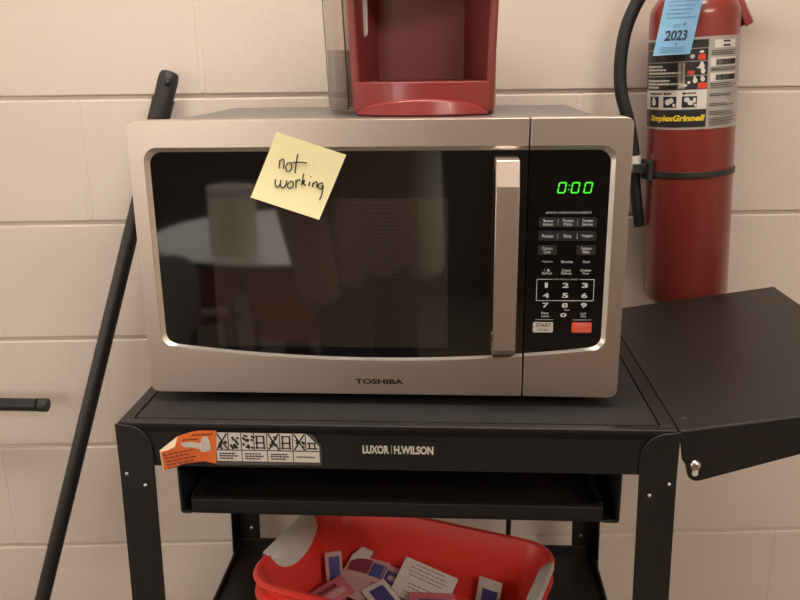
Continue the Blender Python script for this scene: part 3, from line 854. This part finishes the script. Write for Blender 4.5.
bm = bmesh.new()
for (a0, a1) in ((-1.46, -1.06), (-.97, -.80), (-.50, -.25)):
    a = a0
    while a < a1: patch(bm, a, a+.025, .3305, .3330, r3); a += .036
blob(bm, -.97, .3318, .03, .0018, r3+.0002); blob(bm, -.52, .3318, .03, .0018, r3+.0002)
for z in (.3735, .3520):
    a = .16
    while a < .74:
        w = .010+rr_.random()*.022; patch(bm, a, a+w, z-.0040, z+.0040, r3); a += w+.010
for z in (.4025, .3965): patch(bm, .32, .52, z-.0012, z+.0012, r3)
for z in (.3895, .3870, .3845, .3650, .3625, .3435, .3410, .338, .329, .3265, .315, .3125, .3040, .3015, .299, .2945, .2920, .2895, .287, .2845):
    a = .04; end = .86-rr_.random()*.25-(.25 if z in (.329, .315) else 0)
    while a < end:
        w = .02+rr_.random()*.05; patch(bm, a, min(a+w, end), z-.0005, z+.0005, r3, .0001); a += w+.010
ep('black_print', bm, 'legend_dim' if False else 'ink', elab)
r4 = ER+.0013
SY = (((-1.30, .3195, .075, .0055), (-1.30, .3255, .04, .0012)), ((-.88, .3195, .07, .0045), (-.80, .3215, .06, .0040), (-.73, .3150, .035, .0025)),
      ((-.45, .3225, .06, .0035), (-.37, .3180, .06, .0035), (-.29, .3215, .03, .0040), (-.27, .3145, .03, .0022)))
for grp in SY:
    bm = bmesh.new()
    for q in grp: blob(bm, q[0], q[1], q[2], q[3], r4)
    ep('class_symbol', bm, 'lab_white', elab, recalc=False)
bm = bmesh.new()
vs = text_bm(bm, 'SimplexGrinnell', -1.42, -.05, .2890, .3005, 0, bold=.045, shear=.2)
for v in vs: v.co = Vector(wrap(v.co.x, v.co.z, r3))
ep('lettering', bm, 'lab_yellow', elab, recalc=False, label='yellow maker name lettering')
# hose with black nozzle
bm = bmesh.new()
def wl_(x, y, z): return EM.inverted() @ (Vector((x, y, z+1.0845))-eb)
hp = [(.462, -.088, .478), (.425, -.075, .470), (.402, -.066, .432), (.3825, -.060, .385), (.3760, -.058, .333), (.3800, -.058, .285), (.3945, -.058, .240), (.4045, -.058, .196), (.4060, -.058, .175)]
tube(bm, smooth_path([wl_(*q) for q in hp]), .0098, 16); hose = ep('hose', bm, 'rubber')
bm = bmesh.new(); tube(bm, [wl_(.4058, -.058, .188), wl_(.4075, -.058, .166)], .0112, 18); ep('hose_ferrule', bm, 'white', hose)
bm = bmesh.new(); tube(bm, [wl_(.4075, -.058, .166), wl_(.4080, -.058, .160), wl_(.4160, -.058, .110), wl_(.4225, -.058, .074)], [.0085, .0092, .0088, .0082], 18); ep('nozzle', bm, 'black_plastic', hose)
# bracket on the wall with a strap round the cylinder
bz = 1.0845+.166
br = thing('wall_bracket', 'dark metal strap bracket holding the fire extinguisher to the wall', 'bracket', (.4875, -.001, bz), 0)
def bp_(name, bm, m, parent=None): return obj(name, bm, m, parent or br, off=(.4875, -.001, bz), bevel=.0006)
SM = Matrix.Translation((.4915, -.0715, bz)) @ EM
bm = bmesh.new()
n = 48
rows = [[bm.verts.new(SM @ Vector((rr*math.sin(2*PI*k/n), -rr*math.cos(2*PI*k/n), z))) for k in range(n)] for rr, z in ((ER+.0004, -.0045), (ER+.0022, -.0045), (ER+.0022, .0045), (ER+.0004, .0045))]
for p, q in zip(rows, rows[1:]+rows[:1]):
    for k in range(n): bm.faces.new((p[k], p[(k+1) % n], q[(k+1) % n], q[k]))
bp_('strap', bm, 'strap')
bm = bmesh.new(); box(bm, .469, .514, -.0065, -.001, bz-.10, bz+.10); bp_('back_plate', bm, 'strap')
bm = bmesh.new()
box(bm, .4020, .4235, -.078, -.062, bz-.004, bz+.0095); box(bm, .4205, .4270, -.094, -.058, bz-.014, bz+.017)
box(bm, .4020, .465, -.0100, -.001, bz-.004, bz+.0095); box(bm, .4020, .4060, -.070, -.001, bz-.004, bz+.0095)
bp_('clamp', bm, 'strap')
# blue inspection tag
tp = (.4503, -.1435, 1.0845+.487)
tg = thing('inspection_tag', 'light blue paper inspection tag printed 2023 hanging on the extinguisher', 'tag', tp, 0)
# tag outline in world at its own distance: left edge leans, so the tag hangs tilted
def tagpt(u, w):           # u 0..1 across, w 0..1 down
    TW, TH = .0535, .150
    a = math.radians(9.9)
    d = Vector((math.cos(a)*0+1, 0, 0))
    x = (u-.5)*TW - w*TH*math.sin(a); z = -w*TH*math.cos(a) + (u-.5)*.002
    return Vector((x, -.002+.004*math.sin(u*PI)*-1 + .006*(1-w), z))
bm = bmesh.new()
sheet(bm, [[tuple(tagpt(j/8, i/10)) for j in range(9)] for i in range(11)], .0003); obj('paper', bm, 'tag', tg)
bm = bmesh.new()
vs = text_bm(bm, '2023', .19, .78, -.868, -.772, 0, bold=.03)
for v in vs: v.co = tagpt(v.co.x, -v.co.z)+Vector((0, -.0005, 0))
obj('lettering', bm, 'tag_ink', tg, recalc=False)
bm = bmesh.new(); rt = random.Random(9)
def tline(u0, u1, w, h):
    u = u0
    while u < u1:
        q = .03+rt.random()*.07; e = min(u+q, u1)
        vv = [bm.verts.new(tagpt(a, b_)+Vector((0, -.0005, 0))) for a, b_ in ((u, w), (e, w), (e, w+h), (u, w+h))]
        bm.faces.new(vv); u = e+.015
for k in range(17): tline(.10+.02*(k % 3), .88-.05*(k % 4), .06+k*.037, .008)
tline(.36, .55, .715, .007); tline(.34, .52, .738, .007); tline(.60, .68, .705, .03)
for w in (.925, .940, .955, .970): tline(.15, .8, w, .006)
tline(.50, .55, .888, .022)
obj('small_print', bm, 'tag_ink2', tg, recalc=False)
bm = bmesh.new(); tube(bm, smooth_path([tagpt(.5, .02)+Vector((0, -.001, 0)), (.012, .01, .012), (.025, .045, .012), (.034, .060, .012)]), .0008, 6); obj('tie', bm, 'white', tg)

# ------------------------------------------------------------------ pole leaning on the wall, black bar on the left
P1 = Vector((-.3205, -.034, 1.0845+.322)); P2 = Vector((-.5600, -.2000, 1.0845-.503))
dr = (P2-P1).normalized(); Pf = P1+dr*((P1.z-.012)/-dr.z)
pole = thing('broom_pole', 'black pole with ribbed rubber grip leaning on the wall behind the microwave', 'pole', (Pf.x, Pf.y, 0), 0)
off = (Pf.x, Pf.y, 0)
bm = bmesh.new(); tube(bm, [P1+dr*.02, P1+dr*.5, Pf], .0117, 24); obj('shaft', bm, 'pole', pole, off=off)
bm = bmesh.new()
prof = [(-.003, .006), (-.001, .0125), (.004, .0150), (.014, .0158), (.040, .0150), (.0405, .0172), (.044, .0172), (.048, .0168), (.11, .0165), (.115, .0130)]
tube(bm, [P1+dr*a for a, r in prof], [r for a, r in prof], 28); gr = obj('grip', bm, 'rubber', pole, off=off)
bm = bmesh.new(); q = P1+dr*.014+Vector((.004, -.0155, 0)); bmesh.ops.create_uvsphere(bm, u_segments=16, v_segments=8, radius=.0055, matrix=Matrix.Translation(q)); obj('grip_dimple', bm, 'black_plastic', gr, off=off)
bm = bmesh.new(); tube(bm, [Pf+dr*-.03, Pf+dr*-.004, Pf+dr*.0], [.014, .015, .012], 20); obj('foot', bm, 'rubber', pole, off=off)

rb = thing('wall_rail', 'black round bar sticking in from the left in front of the wall', 'rail', (-.78, 0, .875), 0)
bm = bmesh.new(); tube(bm, [(-.2, -.048, -.0005), (.188, -.048, -.014), (.1885, -.048, -.014)], [.0112, .0112, .0095], 22); obj('bar', bm, 'black_plastic', rb)
bm = bmesh.new(); tube(bm, [(.190, -.048, -.014), (.191, -.048, -.0141), (.205, -.048, -.0147), (.2065, -.048, -.0148)], [.0110, .0116, .0116, .0105], 22); obj('end_cap', bm, 'rubber', rb)
bm = bmesh.new(); lathe(bm, [(.022, 0), (.022, .004), (.010, .008), (.010, .045)], n=20, mtx=Matrix.Translation((-.08, 0, -.003)) @ Matrix.Rotation(PI/2, 4, 'X')); obj('standoff', bm, 'black_plastic', rb)

# ------------------------------------------------------------------ red bin of packets on the lower shelf
bl = (.0176, .1362, ZS); BR = PHI-math.radians(19.5)
bn = thing('storage_bin', 'red plastic bin with white grips on the lower cart shelf', 'bin', cartloc(bl), BR)
BW, BD = .392, .250
prof = [(.040, 0), (.018, .104), (.004, .105), (.001, .109), (.001, .114), (.004, .116), (.014, .117), (.012, .1355), (.003, .1370), (.000, .1390), (.001, .1420), (.005, .1445), (.011, .1435), (.0165, .130), (.0215, .110), (.034, .042), (.044, .036)]
bm = bmesh.new(); loops = []
for ins, z in prof:
    loops.append([bm.verts.new((x, y, z)) for x, y in rrect(BW-2*ins, BD-2*ins, max(.022, .052-ins*.6), n=8)])
for a, b_ in zip(loops, loops[1:]):
    for k in range(len(a)): bm.faces.new((a[k], a[(k+1) % len(a)], b_[(k+1) % len(a)], b_[k]))
bm.faces.new(loops[0]); bm.faces.new(loops[-1])
obj('bin_body', bm, 'bin', bn)
for s in (-1, 1):
    bm = bmesh.new()
    hw = .066
    front, back_ = [], []
    nn = 16
    def inner_x(z):                                     # inner wall of the bin at height z
        pr = [(.004, .050), (.012, .040), (.110, .0215), (.130, .017), (.1435, .012), (.1462, .006), (.147, .003)]
        for (za, ia), (zb_, ib) in zip(pr, pr[1:]):
            if za <= z <= zb_: return BW/2-(ia+(ib-ia)*(z-za)/(zb_-za))
        return BW/2
    rows = []
    for i in range(nn+1):
        y = -hw+2*hw*i/nn; dep = .040*math.sqrt(max(0, 1-(y/hw)**2))+.0015
        rows.append([(s*(inner_x(z)-.0036), y+.004, z) for z in [.1480-dep*j/7 for j in range(8)]])
    F_ = [[bm.verts.new(p) for p in r] for r in rows]; G = [[bm.verts.new((p[0]+s*.003, p[1], p[2])) for p in r] for r in rows]
    T_ = [bm.verts.new((s*(BW/2-.0005), r[0][1], .1490)) for r in rows]; U_ = [bm.verts.new((s*(BW/2+.0012), r[0][1], .138)) for r in rows]
    for i in range(nn):
        for j in range(7):
            bm.faces.new((F_[i][j], F_[i+1][j], F_[i+1][j+1], F_[i][j+1])); bm.faces.new((G[i][j], G[i][j+1], G[i+1][j+1], G[i+1][j]))
        bm.faces.new((F_[i][0], T_[i], T_[i+1], F_[i+1][0])); bm.faces.new((T_[i], U_[i], U_[i+1], T_[i+1])); bm.faces.new((U_[i], G[i][0], G[i+1][0], U_[i+1]))
        bm.faces.new((F_[i][7], F_[i+1][7], G[i+1][7], G[i][7]))
    obj('grip', bm, 'grip', bn, label='pale grey rubber grip')

BRm = Matrix.Rotation(BR, 4, 'Z')
def bin_pt(a, b_, z): return cartloc(bl)+BRm @ Vector((a, b_, z))
def packet(label, a, b_, z, rz, tx=0, ty=0, L=.066, Wd=.040, base='pk_rose', prints=(), group='condiment packets in the red bin', cat='packet', name='condiment_packet'):
    """pillow-shaped paper sachet with crimped ends; prints: (material, u0, u1, v0, v1) on its face"""
    t = thing(name, label, cat, bin_pt(a, b_, z), 0, group)
    t.rotation_euler = (BRm @ Matrix.Rotation(math.radians(rz), 4, 'Z') @ Matrix.Rotation(math.radians(ty), 4, 'Y') @ Matrix.Rotation(math.radians(tx), 4, 'X')).to_euler()
    def hgt(u, v): return .0010+.0022*max(0, 1-(abs(u)*1.15)**4)*max(0, 1-(abs(v)*1.05)**4)
    def surf(bm, u0, u1, v0, v1, lift, both):
        n = 8
        g = [[bm.verts.new((L/2*(u0+(u1-u0)*i/n), Wd/2*(v0+(v1-v0)*j/n), hgt(u0+(u1-u0)*i/n, v0+(v1-v0)*j/n)+lift)) for j in range(n+1)] for i in range(n+1)]
        h = [[bm.verts.new((v.co.x, v.co.y, (-v.co.z if both else v.co.z-.00025))) for v in r] for r in g]
        for i in range(n):
            for j in range(n):
                bm.faces.new((g[i][j], g[i+1][j], g[i+1][j+1], g[i][j+1])); bm.faces.new((h[i][j], h[i][j+1], h[i+1][j+1], h[i+1][j]))
        for i in range(n):
            bm.faces.new((g[i][0], h[i][0], h[i+1][0], g[i+1][0])); bm.faces.new((g[i][n], g[i+1][n], h[i+1][n], h[i][n]))
            bm.faces.new((g[0][i], g[0][i+1], h[0][i+1], h[0][i])); bm.faces.new((g[n][i], h[n][i], h[n][i+1], g[n][i+1]))
    bm = bmesh.new(); surf(bm, -1, 1, -1, 1, 0, True); obj('sachet', bm, base, t)
    for (m, u0, u1, v0, v1) in prints:
        bm = bmesh.new(); surf(bm, u0, u1, v0, v1, .0004, False); obj('print', bm, m, t)
    return t
PKL = [
 ('pink packet lying flat at the front left of the bin floor', -.110, -.060, .0400, 20, 0, 0, 'pk_pink', [('pk_rose', -.5, .5, -.5, .2)]),
 ('pale rose packet with dark band lying low near the bin front', -.030, -.060, .0400, -10, 0, 0, 'pk_rose', [('pk_blue', -.8, .1, -.6, .4)]),
 ('pale rose packet with maroon print low right of the bin centre', .040, -.020, .0400, 8, 0, 0, 'pk_rose', [('pk_maroon', -.6, .6, -.5, .5)]),
 ('white packet lying flat on the bin floor at the right', .115, .000, .0400, -85, 0, 0, 'pk_white', [('pk_blue', -.4, .8, -.5, .5)]),
 ('pale rose packet lowest against the back wall of the bin', -.048, .064, .0400, 3, 0, 0, 'pk_rose', [('pk_maroon', -.8, .3, -.5, .5)]),
 ('white packet lying flat at the back right of the bin floor', .035, .058, .0400, 6, 0, 0, 'pk_white', [('pk_blue', -.5, .5, -.4, .4)]),
 ('pink and blue packet lowest at the left end of the bin', -.128, .020, .0400, 84, 0, 0, 'pk_rose', [('pk_blue', -.3, .8, -.5, .5)]),
 ('pale rose packet low in the middle of the bin', -.055, .005, .0400, 12, 0, 0, 'pk_rose', [('pk_maroon', -.8, .3, -.5, .5)]),
 ('pale packet lying under the blue printed one', -.035, .040, .0490, -12, 4, 0, 'pk_rose', [('pk_blue', .2, .9, -.6, .6)]),
 ('pale plain packet on the pile in front of the maroon one', -.098, .030, .0560, -6, 8, 4, 'pk_rose', []),
 ('pink packet lying slantwise on the left of the pile', -.122, -.004, .0600, 58, 10, -10, 'pk_pink', [('pk_rose', -.7, .7, -.6, -.1), ('pk_maroon', -.5, .5, .1, .5)]),
 ('maroon-and-blue printed rose packet on top of the pile by the back wall', -.096, .070, .0640, 0, 20, 2, 'pk_rose', [('pk_maroon', -.85, .2, -.55, .75), ('pk_blue', .25, .95, -.6, .6)]),
 ('white packet with blue square print in the middle of the pile', -.042, .016, .0600, -35, 8, 8, 'pk_white', [('pk_blue', -.7, .6, -.6, .6)]),
 ('blue printed rose packet beside the white card', -.048, .066, .0580, -20, 26, -4, 'pk_rose', [('pk_blue', -.9, .9, -.5, .5), ('pk_rose', -.3, .4, -.2, .2)]),
 ('dark blue-striped packet at the front of the pile', -.082, -.014, .0500, 12, -4, 0, 'pk_white', [('pk_blue', -.9, .9, -.6, .3)]),
 ('dusty rose packet with maroon band on the front left of the pile', -.120, -.036, .0500, 35, -6, 0, 'pk_rose', [('pk_maroon', -.5, .9, -.3, .6)]),
 ('pink packet with blue label leaning in front of the white card', .030, .020, .0660, 10, 26, -6, 'pk_pink', [('pk_blue', -.55, .65, -.5, .45)]),
]
for (lb, a, b_, z, rz, tx, ty, base, pr) in PKL: packet(lb, a, b_, z, rz, tx, ty, base=base, prints=pr)
packet('slim white packet with dark label standing against the left back corner', -.140, .046, .0680, 38, 78, 0, L=.026, Wd=.054, base='pk_rose', prints=[('pk_blue', -.6, .7, -.75, .75)])
packet('white packet with blue label standing against the right back wall', .100, .075, .0570, -3, 76, 4, L=.036, Wd=.064, base='pk_white', prints=[('pk_blue', -.55, .75, -.95, .55)])
# bent white flap of an opened sachet in the back left corner
t = thing('torn_sachet', 'open pale sachet with one corner sticking up by the back wall', 'packet', bin_pt(-.114, .066, .046), 0)
t.rotation_euler = (0, 0, BR)
bm = bmesh.new()
sheet(bm, [[(-.020, .000, .006), (.012, .012, .010)], [(-.010, .012, .030), (.014, .018, .022)], [(.004, .020, .044), (.024, .020, .040)]], .0005); sheet(bm, [[(-.022, -.004, -.004), (.050, .002, -.006)], [(-.020, .000, .0065), (.012, .012, .0105)]], .0005)
obj('sachet', bm, 'pk_white', t)
# white printed card
ct = thing('printed_card', 'white card with lines of small print leaning in the red bin', 'card', bin_pt(.008, .050, .0740), 0)
ct.rotation_euler = (BRm @ Matrix.Rotation(math.radians(-15), 4, 'Z') @ Matrix.Rotation(math.radians(42), 4, 'X')).to_euler()
bm = bmesh.new(); prism(bm, rrect(.096, .058, .002), 0, .0006, 'z'); obj('card', bm, 'pk_white', ct)
bm = bmesh.new(); rc = random.Random(4)
for k, (z, w) in enumerate(((.024, .05), (.018, .066), (.0125, .066), (.007, .060), (-.005, .05), (-.0105, .046), (-.018, .055))):
    x = -w/2
    while x < w/2:
        q = .003+rc.random()*.006; box(bm, x, min(x+q, w/2), z-.0006, z+.0006, .0006, .0008); x += q+.0014
obj('print', bm, 'pk_maroon', ct)

# ------------------------------------------------------------------ the room behind the camera, seen mirrored in the door glass
tb = thing('round_table', 'round pale grey table on a black pedestal behind the camera', 'table', (-.76, -2.82, 0), 0)
bm = bmesh.new(); lathe(bm, [(.56, .735), (.575, .740), (.575, .752), (.565, .760)], n=64); obj('tabletop', bm, 'table', tb)
bm = bmesh.new(); lathe(bm, [(.578, .737), (.582, .740), (.582, .752), (.578, .755)], n=64); obj('edge_band', bm, 'black_plastic', tb)
bm = bmesh.new(); lathe(bm, [(.03, .03), (.03, .735)], n=20); obj('pedestal', bm, 'black_plastic', tb)
for k in range(4):
    a = k*PI/2+.5
    bm = bmesh.new(); tube(bm, smooth_path([(.02*math.cos(a), .02*math.sin(a), .30), (.15*math.cos(a), .15*math.sin(a), .12), (.34*math.cos(a), .34*math.sin(a), .02)]), .014, 10); obj('leg', bm, 'black_plastic', tb)
pt = thing('paper_towel_roll', 'white paper towel roll standing on the round grey table', 'paper towel', (-.87, -2.42, .760), 0)
bm = bmesh.new()
lathe(bm, [(.022, 0), (.085, 0), (.085, .245), (.022, .245)], n=36); obj('roll', bm, 'paper', pt)
bm = bmesh.new(); lathe(bm, [(.019, 0.001), (.0215, 0.001), (.0215, .246), (.019, .246)], n=24); obj('core', bm, 'backing', pt)
def chair(x, y, rz, m, label, top=.89):
    t = thing('dining_chair', label, 'chair', (x, y, 0), rz, 'chairs round the grey table')
    bm = bmesh.new(); prism(bm, rrect(.44, .44, .06), .43, .47, 'z'); obj('seat', bm, m, t, bevel=.012)
    bm = bmesh.new(); prism(bm, rrect(.42, top-.50, .08, 0, (top+.50)/2), .19, .225, 'y'); obj('backrest', bm, m, t, bevel=.01)
    for sx in (-1, 1):
        bm = bmesh.new(); tube(bm, [(sx*.18, -.18, .43), (sx*.2, -.2, 0)], .012, 10); obj('leg', bm, 'black_plastic', t)
        bm = bmesh.new(); tube(bm, [(sx*.18, .207, .70), (sx*.18, .207, .45), (sx*.19, .24, 0)], .012, 10); obj('leg', bm, 'black_plastic', t)
chair(-.62, -2.62, 0, 'red_vinyl', 'red low-backed vinyl chair under the right of the grey table', .735)
chair(-1.22, -2.72, -.45, 'red_vinyl', 'red low-backed vinyl chair under the left of the grey table', .735)
chair(-1.02, -1.96, 2.6, 'grey_vinyl', 'grey vinyl chair standing in front of the round table', .80)
# the person taking the picture, hands in pockets, seen only as a dim reflection
M['skin'] = mat('skin', (.50, .30, .22, 1), .55, noise=.05); M['coat'] = mat('brown_cloth', (.24, .165, .125, 1), .85, noise=.2, nscale=60, bump=.3)
M['trousers'] = mat('dark_trousers', (.03, .03, .035, 1), .85, noise=.2); M['quilt'] = mat('grey_quilted_cloth', (.66, .66, .56, 1), .6, noise=.1, nscale=14, bump=.9, bscale=28)
M['hair'] = mat('dark_hair', (.03, .02, .014, 1), .5, noise=.3, nscale=80, stretch=(1, 1, .1))
def skin_mesh(verts, edges, radii, root, lv=2):
    me = bpy.data.meshes.new('body'); me.from_pydata(verts, edges, [])
    ob = bpy.data.objects.new('body', me); C.objects.link(ob)
    sk = ob.modifiers.new('skin', 'SKIN'); sub = ob.modifiers.new('sub', 'SUBSURF'); sub.levels = sub.render_levels = lv
    for i, r_ in enumerate(radii):
        sv = me.skin_vertices[0].data[i]; sv.radius = r_ if isinstance(r_, tuple) else (r_, r_); sv.use_root = (i == root)
    dg = bpy.context.evaluated_depsgraph_get(); dg.update()
    out = bpy.data.meshes.new_from_object(ob.evaluated_get(dg)); bpy.data.objects.remove(ob)
    for p in out.polygons: p.use_smooth = True
    return out
PB = (-.26, -1.78, 0)
pn = thing('person', 'person in a brown top with one grey quilted sleeve standing with hands in pockets', 'person', PB, -.95)
V_ = [(0, 0, .96), (0, 0, 1.10), (0, .01, 1.28), (0, 0, 1.42), (0, .005, 1.52), (0, .03, 1.60), (0, .03, 1.68), (0, .025, 1.745),
      (-.17, 0, 1.42), (-.225, -.01, 1.12), (-.20, .05, .82), (.17, 0, 1.42), (.225, -.01, 1.12), (.20, .05, .82),
      (-.09, 0, .88), (-.10, .02, .50), (-.11, -.02, .09), (-.12, .12, .035), (.09, 0, .88), (.10, .02, .50), (.11, -.02, .09), (.12, .12, .035)]
E_ = [(0, 1), (1, 2), (2, 3), (3, 4), (4, 5), (5, 6), (6, 7), (3, 8), (8, 9), (9, 10), (3, 11), (11, 12), (12, 13), (0, 14), (14, 15), (15, 16), (16, 17), (0, 18), (18, 19), (19, 20), (20, 21)]
Rr = [(.16, .12), (.15, .115), (.165, .125), (.13, .10), .055, (.075, .085), (.08, .095), (.06, .07), .065, .048, .038, .065, .048, .038, .09, .062, .043, .04, .09, .062, .043, .04]
me = skin_mesh(V_, E_, Rr, 0)
for k_ in ('coat', 'skin', 'trousers'): me.materials.append(M[k_])
for p in me.polygons: p.material_index = 1 if p.center.z > 1.50 else (2 if p.center.z < .86 else 0)
body = bpy.data.objects.new('body', me); C.objects.link(body); body.parent = pn
for s_ in (-1, 1):
    me = skin_mesh([(s_*.16, 0, 1.43), (s_*.205, -.005, 1.28), (s_*.23, -.01, 1.12), (s_*.215, .02, .97), (s_*.20, .05, .80)], [(0, 1), (1, 2), (2, 3), (3, 4)], [.082, .075, .068, .062, .052], 0)
    me.materials.append(M['quilt' if s_ > 0 else 'coat']); o = bpy.data.objects.new('sleeve', me); C.objects.link(o); o.parent = pn
me = skin_mesh([(0, -.01, 1.60), (0, -.005, 1.70), (0, .015, 1.765)], [(0, 1), (1, 2)], [(.078, .075), (.092, .092), (.068, .075)], 0)
me.materials.append(M['hair']); o = bpy.data.objects.new('hair', me); C.objects.link(o); o.parent = pn
bm = bmesh.new()
for (y0, y1, z0, z1) in ((-1.75, -1.69, .85, 2.05), (-.71, -.65, .85, 2.05), (-1.69, -.71, .85, .91), (-1.69, -.71, 1.99, 2.05), (-1.69, -.71, 1.43, 1.46)):
    box(bm, X0, X0+.03, y0, y1, z0, z1)
wf = struct('window_1', bm, 'white')
bm = bmesh.new(); box(bm, X0+.004, X0+.010, -1.69, -.71, .91, 1.99)
wm = M['lamp'].copy(); wb = wm.node_tree.nodes['Principled BSDF']; wb.inputs['Emission Color'].default_value = (1., .95, .88, 1); wb.inputs['Emission Strength'].default_value = 4.
obj('window_pane', bm, wm, wf)
bm = bmesh.new()
for (x0, x1, z0, z1) in ((-2.45, -2.39, 1.0, 2.2), (-.91, -.85, 1.0, 2.2), (-2.39, -.91, 1.0, 1.06), (-2.39, -.91, 2.14, 2.2), (-1.67, -1.63, 1.06, 2.14)):
    box(bm, x0, x1, Y0, Y0+.03, z0, z1)
wf = struct('added_window', bm, 'white')  # added bright window, out of view, to brighten the steel front's left side
bm = bmesh.new(); box(bm, -2.39, -.91, Y0+.004, Y0+.010, 1.06, 2.14)
wm = wm.copy(); wm.node_tree.nodes['Principled BSDF'].inputs['Emission Strength'].default_value = 6.5
obj('window_pane', bm, wm, wf)  # glowing pane of the added window

# ------------------------------------------------------------------ world, camera, view
w = bpy.data.worlds.new('world'); S.world = w; w.use_nodes = True
w.node_tree.nodes['Background'].inputs['Color'].default_value = (.9, .8, .7, 1)
w.node_tree.nodes['Background'].inputs['Strength'].default_value = .05
cd = bpy.data.cameras.new('camera'); cam = bpy.data.objects.new('camera', cd); C.objects.link(cam)
cd.sensor_width = 36; cd.lens = 820.9*36/800; cd.clip_start = .02
pit, yaw, rol = .2796, .0153, -.0125
fw = Vector((math.sin(yaw)*math.cos(pit), math.cos(yaw)*math.cos(pit), -math.sin(pit)))
r = fw.cross(Vector((0, 0, 1))).normalized(); u = r.cross(fw)
r2 = r*math.cos(rol)+u*math.sin(rol); u2 = -r*math.sin(rol)+u*math.cos(rol)
mm = Matrix((r2, u2, -fw)).transposed().to_4x4(); mm.translation = Vector((.0127, -1.3646, .331+1.0845))
cam.matrix_world = mm
S.camera = cam
S.view_settings.view_transform = 'Standard'; S.view_settings.look = 'None'
S.view_settings.exposure = .04; S.view_settings.gamma = 1; S.view_settings.use_curve_mapping = False
